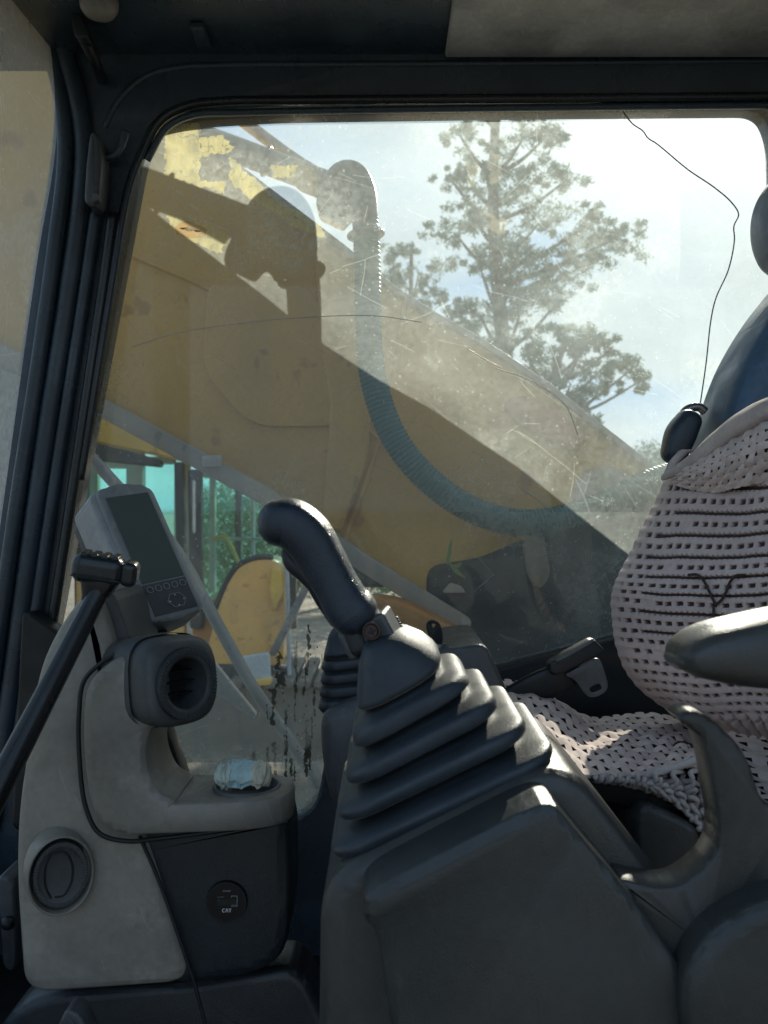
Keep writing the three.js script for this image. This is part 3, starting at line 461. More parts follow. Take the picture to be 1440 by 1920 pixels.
  part(con, 'trigger', sweep([[536, 1036, 0.752, 10, 0.008], [548, 1054, 0.752, 17, 0.010], [568, 1074, 0.752, 16, 0.010], [584, 1098, 0.752, 10, 0.008]], 20, 18), M.dark);
  part(con, 'grip_strip', sweep([[580, 1086, 0.752, 10, 0.012], [604, 1124, 0.752, 14, 0.014], [628, 1166, 0.752, 10, 0.012]], 20, 16), M.black);
  part(con, 'dust_seal', mergeTo([0, 1, 2, 3, 4, 5].map((k) => tube([P(732 + k * 3, 1164 + k * 5, 0.77), P(742 + k * 3, 1158 + k * 5, 0.77), P(748 + k * 2, 1162 + k * 5, 0.775)], 0.0012, 8, 6))), M.black);
}
function mergeTo(gs) { return mergeGeometries(gs.map((g) => { const q = g.index ? g.toNonIndexed() : g.clone(); for (const k of Object.keys(q.attributes)) if (!['position', 'normal'].includes(k)) q.deleteAttribute(k); return q; })); }
// lock lever, armrest, lower cover at the right
{
  const lk = thing('lock_lever', 'grey hook shaped lock lever standing between the near joystick and the seat', 'lever', P(1300, 1700, 0.66));
  part(lk, 'hook', ext(splineShape([[1278, 1350], [1288, 1338], [1312, 1336], [1334, 1349], [1362, 1372], [1392, 1405], [1411, 1442], [1421, 1474], [1432, 1500], [1470, 1530], [1500, 1600], [1490, 1680], [1420, 1730], [1340, 1775], [1272, 1815], [1235, 1770], [1195, 1706], [1162, 1662], [1170, 1652], [1200, 1658], [1240, 1664], [1276, 1659], [1318, 1630], [1345, 1594], [1350, 1552], [1342, 1495], [1327, 1414], [1314, 1380], [1300, 1370]], 0.632), 0.632, 0.668, 0.005, 4), M.console);
  const arm = thing('armrest', 'rounded dark armrest reaching in at the right edge above the lock lever', 'armrest', P(1420, 1240, 0.62));
  part(arm, 'pad', sweep([[1266, 1238, 0.62, 14, 0.02], [1284, 1231, 0.62, 34, 0.03], [1330, 1222, 0.62, 52, 0.036], [1400, 1218, 0.62, 66, 0.038], [1500, 1212, 0.62, 78, 0.04], [1700, 1200, 0.62, 84, 0.04]], 50, 36, 2.7, true, false), M.console);
  const cv = thing('side_console_cover', 'dark lower console cover in the bottom right corner', 'cover', P(1400, 1850, 0.6));
  part(cv, 'shell', ext(roundShape([[1262, 1850, 0.05], [1384, 1700, 0.07], [1700, 1640], [1700, 2100], [1330, 2100]], 0.60, 0.02, 0.034), 0.60, 0.70, 0.012, 4), M.cover);
  const bx = thing('seat_side_box', 'small grey plastic side box under the front edge of the seat', 'plastic box', P(1250, 1640, 0.9));
  part(bx, 'shell', plate([[1192, 1530, 0.006], [1212, 1508, 0.01], [1240, 1518], [1302, 1548, 0.012], [1314, 1566], [1312, 1645], [1262, 1672], [1196, 1650]], 0.86, 1.0, 0.006, 0.01), M.console);
  part(bx, 'base', plate([[1090, 1480], [1200, 1490], [1330, 1560], [1420, 1560], [1420, 1760], [1090, 1760]], 0.92, 1.2, 0.006, 0.02), M.black);
}
// ───────────────────────── right console ─────────────────────────
{
  const rc = thing('far_console', 'far side console with small ribbed boot, partly hidden behind the near joystick', 'control console', P(780, 1560, 1.25));
  part(rc, 'console_body', plate([[598, 1350, 0.02], [622, 1330, 0.03], [700, 1300], [960, 1296], [1000, 1700], [680, 1700], [606, 1460, 0.05]], 1.12, 1.38, 0.014, 0.02, 4), M.farGrey);
  const ring = (xl, yl, xr, yr, d, dep) => roundRing(P(xl, yl, d), P(xr, yr, d), V(0, 0, -dep), 0.022, 7);
  part(rc, 'boot_cap', loft([ring(604, 1240, 712, 1226, 1.15, 0.10), ring(606, 1228, 708, 1216, 1.15, 0.10), ring(614, 1196, 696, 1188, 1.16, 0.08), ring(628, 1176, 684, 1170, 1.17, 0.05)].reverse()), M.rubber);
  for (let i = 0; i < 4; i++) { const y = 1240 + i * 25, o = i * 2; part(rc, 'boot_fold', loft([ring(606 - o, y, 716 + i * 8, y - 14, 1.15, 0.1), ring(602 - o, y + 8, 720 + i * 8, y - 6, 1.148, 0.105), ring(600 - o, y + 18, 724 + i * 8, y + 4, 1.147, 0.107), ring(606 - o, y + 26, 720 + i * 8, y + 12, 1.15, 0.1)].reverse()), M.rubber); }
  part(rc, 'grip', sweep([[578, 996, 1.22, 22, 0.018], [604, 1034, 1.22, 26, 0.022], [640, 1098, 1.22, 24, 0.02], [664, 1172, 1.22, 22, 0.018]], 30, 20), M.grip);
  part(rc, 'switch_box', plate([[816, 1232, 0.01], [838, 1216, 0.008], [900, 1207, 0.008], [916, 1216, 0.01], [962, 1320], [962, 1380], [800, 1380]], 1.10, 1.3, 0.006, 0.01), M.greyDark);
  const lk = part(rc, 'key_switch', new THREE.CylinderGeometry(0.012, 0.014, 0.014, 24).translate(...P(818, 1216, 1.15).toArray()), M.metal);
  const key = thing('ignition_key', 'black headed ignition key standing in the switch box on the far console', 'key', P(815, 1212, 1.15)), head = roundShape([[797, 1170, 0.008], [808, 1160, 0.008], [824, 1166, 0.008], [830, 1186], [830, 1206, 0.003], [808, 1208, 0.003]], 1.15, 0.006);
  const hp = P(813, 1171, 1.15), hole = new THREE.Path(); hole.absellipse(hp.x, hp.y, 0.0025, 0.004, 0, Math.PI * 2); head.holes.push(hole);
  part(key, 'key_head', ext(head, 1.146, 1.154, 0.0015, 2), M.black);
  part(key, 'key_blade', plate([[814, 1206], [822, 1205], [823, 1216], [815, 1217]], 1.149, 1.151, 0, 0), M.metal);
  const bk = thing('belt_buckle', 'black seat belt with metal latch tongue lying between far console and seat', 'seat belt', P(1100, 1300, 1.2));
  const tg = roundShape([[1057, 1265, 0.01], [1072, 1258, 0.008], [1118, 1232, 0.01], [1128, 1240, 0.01], [1142, 1286, 0.012], [1134, 1300, 0.01], [1112, 1309, 0.012], [1098, 1304, 0.012], [1080, 1276, 0.01]], 1.18, 0.01), th = new THREE.Path(roundShape([[1104, 1291], [1124, 1280], [1130, 1292], [1110, 1301]], 1.18, 0.004).getPoints(4).reverse()); tg.holes.push(th);
  part(bk, 'tongue', ext(tg, 1.18, 1.184, 0.001, 2), M.steel);
  part(bk, 'holder', plate([[1026, 1246, 0.004], [1042, 1236], [1112, 1197, 0.006], [1122, 1206], [1138, 1222, 0.006], [1060, 1262], [1036, 1270, 0.008]], 1.17, 1.195, 0.004, 0.006), M.dark);
  part(bk, 'holder_lip', tube([P(1042, 1240, 1.168), P(1080, 1220, 1.166), P(1113, 1200, 1.168)], 0.0028, 16, 8), M.steel);
  part(bk, 'webbing', sweep([[960, 1312, 1.19, 26, 0.006], [1010, 1288, 1.19, 30, 0.008], [1060, 1268, 1.19, 28, 0.006], [1100, 1250, 1.2, 20, 0.004]], 20, 16, 3), M.black);
}
// ───────────────────────── front console, vents, tray ─────────────────────────
const fc = thing('front_console', 'tan and black front console with round air vents, hour meter and cup tray', 'console', P(280, 1860, 1.1));
{
  part(fc, 'tan_shell', ext(roundShape([[166, 1096, 0.05], [104, 1176, 0.05], [64, 1264, 0.05], [46, 1400, 0.05], [28, 1520, 0.05], [24, 1640, 0.05], [32, 1770, 0.05], [40, 1872, 0.012], [366, 1848], [304, 1650], [262, 1530], [248, 1330], [216, 1215], [192, 1130]], 0.985, 0.02, 0.036), 0.985, 1.12, 0.016, 6), M.tan);
  part(fc, 'mount_post', plate([[188, 1110], [214, 1112], [244, 1200], [262, 1300], [226, 1300], [206, 1190]], 1.0, 1.12, 0.004, 0.01), M.greyDark);
  part(fc, 'dark_panel', ext(roundShape([[230, 1536], [500, 1520, 0.03], [546, 1524, 0.03], [549, 1726, 0.06], [520, 1828, 0.05], [300, 1860]], 0.992, 0.04, 0.036), 0.992, 1.08, 0.016, 6), M.panel);
  part(fc, 'base_plinth', plate([[-40, 2100], [-10, 1930], [46, 1880, 0.03], [110, 1862], [362, 1844], [560, 1812], [700, 2100]], 1.02, 1.10, 0.012, 0.02), M.dark);
  part(fc, 'panel_seam', tube([P(262, 1568, 0.984), P(300, 1656, 0.984), P(340, 1770, 0.984), P(368, 1856, 0.987), P(394, 1960, 0.99)], 0.0022, 30, 8), M.groove);
  // arm with vent on top and tray below, one moulded piece, a round recess cut in the tray
  const prof = [[236, 1226, 0.01], [196, 1246, 0.02], [160, 1282, 0.03], [152, 1340, 0.03], [153, 1420, 0.03], [166, 1510, 0.04], [188, 1556, 0.035], [240, 1571, 0.02], [330, 1562], [330, 1502, 0.012], [294, 1488, 0.03], [276, 1450, 0.05], [270, 1410, 0.05], [280, 1370, 0.04], [306, 1352, 0.02], [300, 1250, 0.02]];
  const armMesh = part(fc, 'arm', ext(roundShape(prof, 0.945, 0.02, 0.012), 0.945, 1.05, 0.010, 5), M.arm);
  const ev = new Evaluator(); ev.attributes = ['position', 'normal']; ev.useGroups = false;
  const top = P(0, 1504, 0.945).y, x0 = P(236, 0, 0.945).x, x1 = P(545, 0, 0.96).x, plan = new THREE.Shape(); // seen from above: y of the shape is depth
  plan.moveTo(x0, 0.9452); plan.lineTo(x1 - 0.07, 0.9452); plan.bezierCurveTo(x1 - 0.01, 0.946, x1 + 0.001, 0.965, x1, 1.0); plan.bezierCurveTo(x1, 1.03, x1 - 0.02, 1.052, x1 - 0.06, 1.052); plan.lineTo(x0, 1.052); plan.closePath();
  const slabG = new THREE.ExtrudeGeometry(plan, { depth: 0.022, bevelEnabled: true, bevelSize: 0.005, bevelThickness: 0.005, bevelOffset: -0.005, bevelSegments: 4, curveSegments: 14 }); slabG.deleteAttribute('uv');
  const trayG = toCreasedNormals(slabG, 0.7).applyMatrix4(new THREE.Matrix4().makeBasis(V(1, 0, 0), V(0, 0, -1), V(0, 1, 0))).translate(0, top - 0.027, 0).rotateZ(0); trayG.clearGroups();
  trayG.translate(-x0, -top, 0).rotateZ(0.035).translate(x0, top - 0.004, 0);
  const yc = top - 0.004 + (P(462, 0, 1.0).x - x0) * 0.035, cup = V(P(464, 0, 1.0).x, yc, -0.998), A = new Brush(trayG), Bc = new Brush(new THREE.CylinderGeometry(0.035, 0.033, 0.03, 40).translate(cup.x, cup.y, cup.z)); Bc.geometry.deleteAttribute('uv'); A.updateMatrixWorld(); Bc.updateMatrixWorld();
  const cut = ev.evaluate(A, Bc, SUBTRACTION).geometry; cut.clearGroups();
  const tray = part(fc, 'cup_tray', cut, M.arm);
  part(tray, 'cup_liner', new THREE.LatheGeometry([[0.0005, -0.013], [0.030, -0.013], [0.0335, 0], [0.0355, 0.002], [0.0375, 0.0015], [0.0385, -0.001]].map(([x, y]) => new THREE.Vector2(x, y)), 44).translate(cup.x, cup.y + 0.001, cup.z), M.greyMid);
  part(fc, 'arm_groove', tube([[232, 1219], [196, 1239], [158, 1276], [148, 1340], [149, 1424], [161, 1514], [186, 1562], [236, 1577], [300, 1572], [540, 1540]].map(([x, y]) => P(x, y, 0.969)), 0.0026, 90, 10), M.groove);
  // upper vent: housing and knurled ring facing the operator
  const n = V(0.76, 0.08, 0.63).normalize(), e1 = V(0.63, 0.0, -0.76).normalize(), e2 = n.clone().cross(e1).normalize().multiplyScalar(-1); if (e2.y < 0) e2.negate();
  const o = P(346, 1281, 0.958), ringAt = (k, rx, ry, pw, sh = 0) => { const r = []; for (let j = 0; j < 40; j++) { const a = j / 40 * 2 * Math.PI, x = Math.cos(a), y = Math.sin(a), q = 2 / pw; r.push(o.clone().addScaledVector(n, k).addScaledVector(e1, 0.94 * rx * Math.sign(x) * Math.abs(x) ** q).addScaledVector(e2, 0.94 * ry * Math.sign(y) * Math.abs(y) ** q + sh)); } return r; };
  const pod = part(fc, 'vent_housing', loft([ringAt(-0.10, 0.044, 0.046, 4, 0.004), ringAt(-0.06, 0.049, 0.05, 4, 0.004), ringAt(-0.02, 0.051, 0.051, 3.4, 0.003), ringAt(-0.006, 0.051, 0.050, 3.2, 0.002), ringAt(0.0, 0.047, 0.046, 3, 0.002), ringAt(0.001, 0.041, 0.041, 2)], true, false), M.pod);
  part(pod, 'housing_cap', loft([ringAt(-0.055, 0.0515, 0.052, 4, 0.004), ringAt(-0.03, 0.053, 0.053, 3.6, 0.003)], false, false), M.greyDark);
  part(pod, 'vent_ring', loft([ringAt(-0.004, 0.0405, 0.0405, 2), ringAt(0.006, 0.040, 0.040, 2), ringAt(0.008, 0.0385, 0.0385, 2), ringAt(0.006, 0.031, 0.031, 2), ringAt(0.004, 0.028, 0.028, 2), ringAt(-0.03, 0.025, 0.025, 2)], false, false), M.vent);
  part(pod, 'vent_bore', loft([ringAt(-0.03, 0.026, 0.026, 2), ringAt(-0.031, 0.02, 0.02, 2)], false, true), M.black);
  part(pod, 'vent_blade', mergeTo([-0.012, 0, 0.012].map((k) => place(rbox(0.05, 0.0012, 0.012, 0.0005, 1), o.clone().addScaledVector(n, -0.02).addScaledVector(e2, k), e1, e2, n))), M.black);
  const teeth = []; for (let i = 0; i < 64; i++) { const a = i / 64 * 2 * Math.PI, d = e1.clone().multiplyScalar(Math.cos(a)).addScaledVector(e2, Math.sin(a)), t = n.clone().cross(d); teeth.push(place(rbox(0.007, 0.0018, 0.002, 0.0005, 1), o.clone().addScaledVector(n, 0.0076).addScaledVector(d, 0.0352), d, t, n)); }
  part(pod, 'knurling', mergeTo(teeth), M.vent, { kind: 'stuff' });
  // lower vent: closed louvre in a round recess
  const n2 = V(0.42, 0.0, 0.9).normalize(), f1 = V(0.9, 0, -0.42).normalize(), f2 = V(0, 1, 0), q = P(113, 1636, 0.972), disc = (k, r, dx = 0) => { const a = []; for (let j = 0; j < 48; j++) { const t = j / 48 * 2 * Math.PI; a.push(q.clone().addScaledVector(n2, k).addScaledVector(f1, Math.cos(t) * r * 0.74 + dx).addScaledVector(f2, Math.sin(t) * r * 0.93)); } return a; };
  const lv = part(fc, 'lower_vent', loft([disc(-0.02, 0.05), disc(0.008, 0.0475), disc(0.012, 0.0455), disc(0.010, 0.0435), disc(-0.004, 0.0415)], false, false), M.arm);
  part(lv, 'recess', loft([disc(-0.003, 0.042), disc(-0.004, 0.02)], false, true), M.black);
  part(lv, 'louvre', loft([disc(-0.004, 0.039), disc(0.006, 0.0385), disc(0.008, 0.037), disc(0.0075, 0.031), disc(0.005, 0.0295), disc(0.0045, 0.01)], false, true), M.vent);
  const tt = []; for (let i = 0; i < 70; i++) { const a = i / 70 * 2 * Math.PI, d = f1.clone().multiplyScalar(Math.cos(a) * 0.74).addScaledVector(f2, Math.sin(a) * 0.93); tt.push(place(rbox(0.005, 0.0016, 0.002, 0.0004, 1), q.clone().addScaledVector(n2, 0.0075).addScaledVector(d, 0.0355), d.clone().normalize(), n2.clone().cross(d).normalize(), n2)); }
  part(lv, 'knurling', mergeTo(tt), M.greyDark, { kind: 'stuff' });
  part(lv, 'flap_edge', tube([[-0.6, 1], [0.2, 0.98], [0.55, 0.5], [0.62, 0], [0.52, -0.5], [0.15, -0.98], [-0.3, -1]].map(([x, y]) => q.clone().addScaledVector(n2, 0.0052).addScaledVector(f1, x * 0.02).addScaledVector(f2, y * 0.024)), 0.0011, 40, 6), M.black);
  part(lv, 'flap_edge', tube([[-0.5, 1], [-0.75, 0.5], [-0.82, 0], [-0.75, -0.5], [-0.5, -1]].map(([x, y]) => q.clone().addScaledVector(n2, 0.0052).addScaledVector(f1, x * 0.02).addScaledVector(f2, y * 0.024)), 0.0011, 30, 6), M.black);
  // hour meter
  const h = P(425, 1690, 0.990), cv = document.createElement('canvas'); cv.width = cv.height = 512; const x = cv.getContext('2d');
  x.fillStyle = '#0a0d11'; x.fillRect(0, 0, 512, 512); x.fillStyle = '#14181a'; x.fillRect(130, 205, 260, 100); x.strokeStyle = '#8b9094'; x.lineWidth = 9; x.strokeRect(330, 165, 78, 140); x.fillStyle = '#0a0d11'; x.fillRect(322, 190, 40, 90);
  x.fillStyle = '#1d2422'; x.fillRect(140, 212, 245, 84); x.fillStyle = '#7f868a'; x.fillRect(140, 222, 14, 4); x.font = 'bold 34px sans-serif'; x.textAlign = 'center'; x.fillText('HOURS', 262, 108); x.font = '26px sans-serif'; x.fillText('QUARTZ', 178, 190); x.fillText('1/10', 362, 296);
  x.fillStyle = '#d8dcdc'; x.font = 'bold 74px sans-serif'; x.fillText('CAT', 262, 392); x.beginPath(); x.fillStyle = '#7a7d7f'; x.moveTo(262, 360); x.lineTo(304, 396); x.lineTo(220, 396); x.globalAlpha = 0.5; x.fill(); x.globalAlpha = 1;
  const tx = new THREE.CanvasTexture(cv); tx.colorSpace = THREE.SRGBColorSpace;
  const face = new THREE.CircleGeometry(0.0205, 40).translate(h.x, h.y, h.z + 0.0032);
  const hm = part(fc, 'hour_meter', new THREE.CylinderGeometry(0.0225, 0.0235, 0.006, 40).rotateX(Math.PI / 2).translate(h.x, h.y, h.z), M.black);
  part(hm, 'dial', face, new THREE.MeshStandardMaterial({ map: tx, roughness: 0.35 }), { uv: true });
  const sw = thing('wall_switch', 'small dark switch unit low at the left edge beside the tan console', 'switch', P(14, 1800, 1.2));
  part(sw, 'box', plate([[-6, 1640, 0.01], [26, 1650, 0.01], [32, 1822, 0.02], [4, 1822, 0.02]], 1.18, 1.24, 0.005, 0.01), M.greyDark);
  part(sw, 'knob', new THREE.SphereGeometry(0.009, 18, 12).translate(...P(15, 1731, 1.175).toArray()), M.black);
}
{ // crumpled note in the cup recess
  const note = thing('crumpled_note', 'crumpled pale blue and cream paper lying in the round cup recess', 'paper', P(458, 1496, 1.0)), R = rng(12), y0 = P(0, 1494, 0.945).y;
  const sheet = (cx, cz, w, l, tone, ph) => { let g = new THREE.IcosahedronGeometry(1, 12); const p = g.attributes.position; for (let i = 0; i < p.count; i++) { const x = p.getX(i), y = p.getY(i), z = p.getZ(i), f = 1 - 0.34 * Math.abs(vnoise(x * 2.1 + ph + 9, z * 2.1 + y * 1.4 + 5, 3) - 0.5) * 2 - 0.12 * Math.abs(Math.sin(x * 5 + z * 3 + ph)) + 0.05 * Math.sin(z * 9 + y * 7); p.setXYZ(i, cx + x * f * w / 2, y0 + 0.010 + Math.sign(y) * Math.pow(Math.abs(y), 0.7) * f * 0.017, cz + z * f * l / 2); } g.deleteAttribute('uv'); g.computeVertexNormals(); return toCreasedNormals(g, 0.35); };
  const cm = (c) => mat(c, 0.8, { side: THREE.DoubleSide, scale: 0.06 });
  const c = P(458, 1490, 0.995);
  part(note, 'note', sheet(c.x - 0.004, c.z, 0.050, 0.04, 0, 0.4), cm([0.56, 0.78, 0.80]));
  part(note, 'note', sheet(c.x + 0.019, c.z + 0.003, 0.026, 0.036, 0, 2.1), cm([0.74, 0.72, 0.58]));
  part(note, 'note', sheet(c.x - 0.021, c.z + 0.005, 0.024, 0.034, 0, 4.0), cm([0.62, 0.72, 0.66]));
}
{ // monitor
  const mo = thing('monitor', 'grey tilted cab monitor with dark screen and small keys under it', 'monitor', P(250, 1190, 1.15));
  const u = V(-0.086, 0.166, -0.05).normalize(), r0 = V(0.07, -0.007, -0.058).normalize(), n = r0.clone().cross(u).normalize(), r = u.clone().cross(n).normalize();
  const BL = P(266, 1172, 1.10), W = 0.096, H = 0.192, o = BL.clone().addScaledVector(r, W / 2).addScaledVector(u, H / 2);
  const sh = (w, h, rt, rb, arch = 0) => { const s = new THREE.Shape(); s.moveTo(-w / 2 + rb, -h / 2); s.quadraticCurveTo(0, -h / 2 - arch, w / 2 - rb, -h / 2); s.quadraticCurveTo(w / 2, -h / 2, w / 2, -h / 2 + rb); s.lineTo(w / 2, h / 2 - rt); s.quadraticCurveTo(w / 2, h / 2, w / 2 - rt, h / 2); s.quadraticCurveTo(0, h / 2 + arch, -w / 2 + rt, h / 2); s.quadraticCurveTo(-w / 2, h / 2, -w / 2, h / 2 - rt); s.lineTo(-w / 2, -h / 2 + rb); s.quadraticCurveTo(-w / 2, -h / 2, -w / 2 + rb, -h / 2); return s; };
  const ex = (s, z0, z1, b) => { const g = new THREE.ExtrudeGeometry(s, { depth: z1 - z0 - 2 * b, bevelEnabled: true, bevelSize: b, bevelThickness: b, bevelOffset: -b, bevelSegments: 3, curveSegments: 10 }); g.translate(0, 0, z0 + b); g.deleteAttribute('uv'); return toCreasedNormals(place(g, o, r, u, n), 0.7); };
  part(mo, 'housing', ex(sh(W, H, 0.016, 0.01, 0.006), -0.056, 0, 0.003), M.grey);
  part(mo, 'bezel', ex(sh(W - 0.016, H + 0.004, 0.018, 0.012, 0.007), -0.034, 0.006, 0.004), M.bezel);
  part(mo, 'back_shell', ex(sh(W - 0.004, H - 0.012, 0.016, 0.012, 0.004), -0.072, -0.052, 0.004), M.greyDark);
  part(mo, 'screen', place(rbox(0.064, 0.128, 0.002, 0.001), o.clone().addScaledVector(u, 0.018).addScaledVector(n, 0.0066).addScaledVector(r, 0.002), r, u, n), M.screen);
  part(mo, 'key_panel', place(rbox(0.064, 0.044, 0.0016, 0.0008), o.clone().addScaledVector(u, -0.070).addScaledVector(n, 0.0064).addScaledVector(r, 0.002), r, u, n), M.greyDark);
  for (let i = 0; i < 5; i++) { const c = o.clone().addScaledVector(u, -0.056).addScaledVector(n, 0.0078).addScaledVector(r, -0.0225 + i * 0.0122); part(mo, 'key', place(new THREE.TorusGeometry(0.0042, 0.0006, 8, 24), c, r, u, n), M.print); }
  const pad = part(mo, 'arrow_pad', place(new THREE.TorusGeometry(0.0105, 0.0006, 8, 6).scale(1.3, 1, 1), o.clone().addScaledVector(u, -0.077).addScaledVector(n, 0.0078).addScaledVector(r, 0.008), r, u, n), M.print);
  part(pad, 'arrow', mergeTo([[1, 0], [-1, 0], [0, 1], [0, -1]].map(([a, b]) => place(new THREE.ConeGeometry(0.002, 0.003, 4), o.clone().addScaledVector(u, -0.077 + b * 0.0075).addScaledVector(n, 0.0078).addScaledVector(r, 0.008 + a * 0.0105), r, u, n))), M.white);
  part(mo, 'side_latch', place(rbox(0.003, 0.016, 0.008, 0.001), o.clone().addScaledVector(r, -W / 2 + 0.003).addScaledVector(u, -0.06).addScaledVector(n, -0.045), r, u, n), M.bezel);
  part(mo, 'neck', tube([P(268, 1188, 1.14), P(270, 1206, 1.14), P(272, 1230, 1.12)], 0.03, 12, 18), M.black);
}
{ // travel lever
  const tl = thing('travel_lever', 'black travel lever with ribbed rubber foot knob at the left', 'lever', P(0, 1480, 0.78));
  part(tl, 'rod', sweep([[196, 1092, 0.93, 18, 0.011], [170, 1140, 0.92, 19, 0.012], [80, 1316, 0.86, 22, 0.0125], [-10, 1490, 0.80, 26, 0.0135], [-90, 1640, 0.76, 28, 0.014]], 30, 22), M.lever);
  part(tl, 'neck', sweep([[189, 1074, 0.93, 40, 0.014], [184, 1096, 0.93, 33, 0.0135], [174, 1122, 0.93, 20, 0.0115]], 14, 22, 3, false), M.lever);
  const x = V(0.98, -0.16, -0.12).normalize(), z = V(0.12, -0.1, 0.98).normalize(), y = z.clone().cross(x).normalize(), o = P(186, 1066, 0.93);
  const kn = part(tl, 'knob', place(rbox(0.054, 0.031, 0.036, 0.012, 6), o, x, y, z), M.seal);
  part(kn, 'knob_end', place(rbox(0.017, 0.026, 0.032, 0.007, 4), o.clone().addScaledVector(x, 0.032), x, y, z), M.seal);
  for (let i = 0; i < 4; i++) part(kn, 'tread', place(rbox(0.0075, 0.004, 0.027, 0.0018, 3), o.clone().addScaledVector(x, -0.015 + i * 0.0105).addScaledVector(y, 0.0146), x, y, z), M.seal);
  part(kn, 'flash_line', place(rbox(0.05, 0.0012, 0.0345, 0.0005, 1), o.clone().addScaledVector(y, -0.008), x, y, z), M.seal);
  const pd = thing('foot_pedal', 'corner of a dark foot pedal at the bottom left', 'pedal', P(130, 1920, 0.95));
  part(pd, 'plate', plate([[104, 1930], [124, 1892, 0.003], [150, 1904, 0.004], [170, 1950]], 0.93, 0.96, 0.003, 0.004), M.greyDark);
}
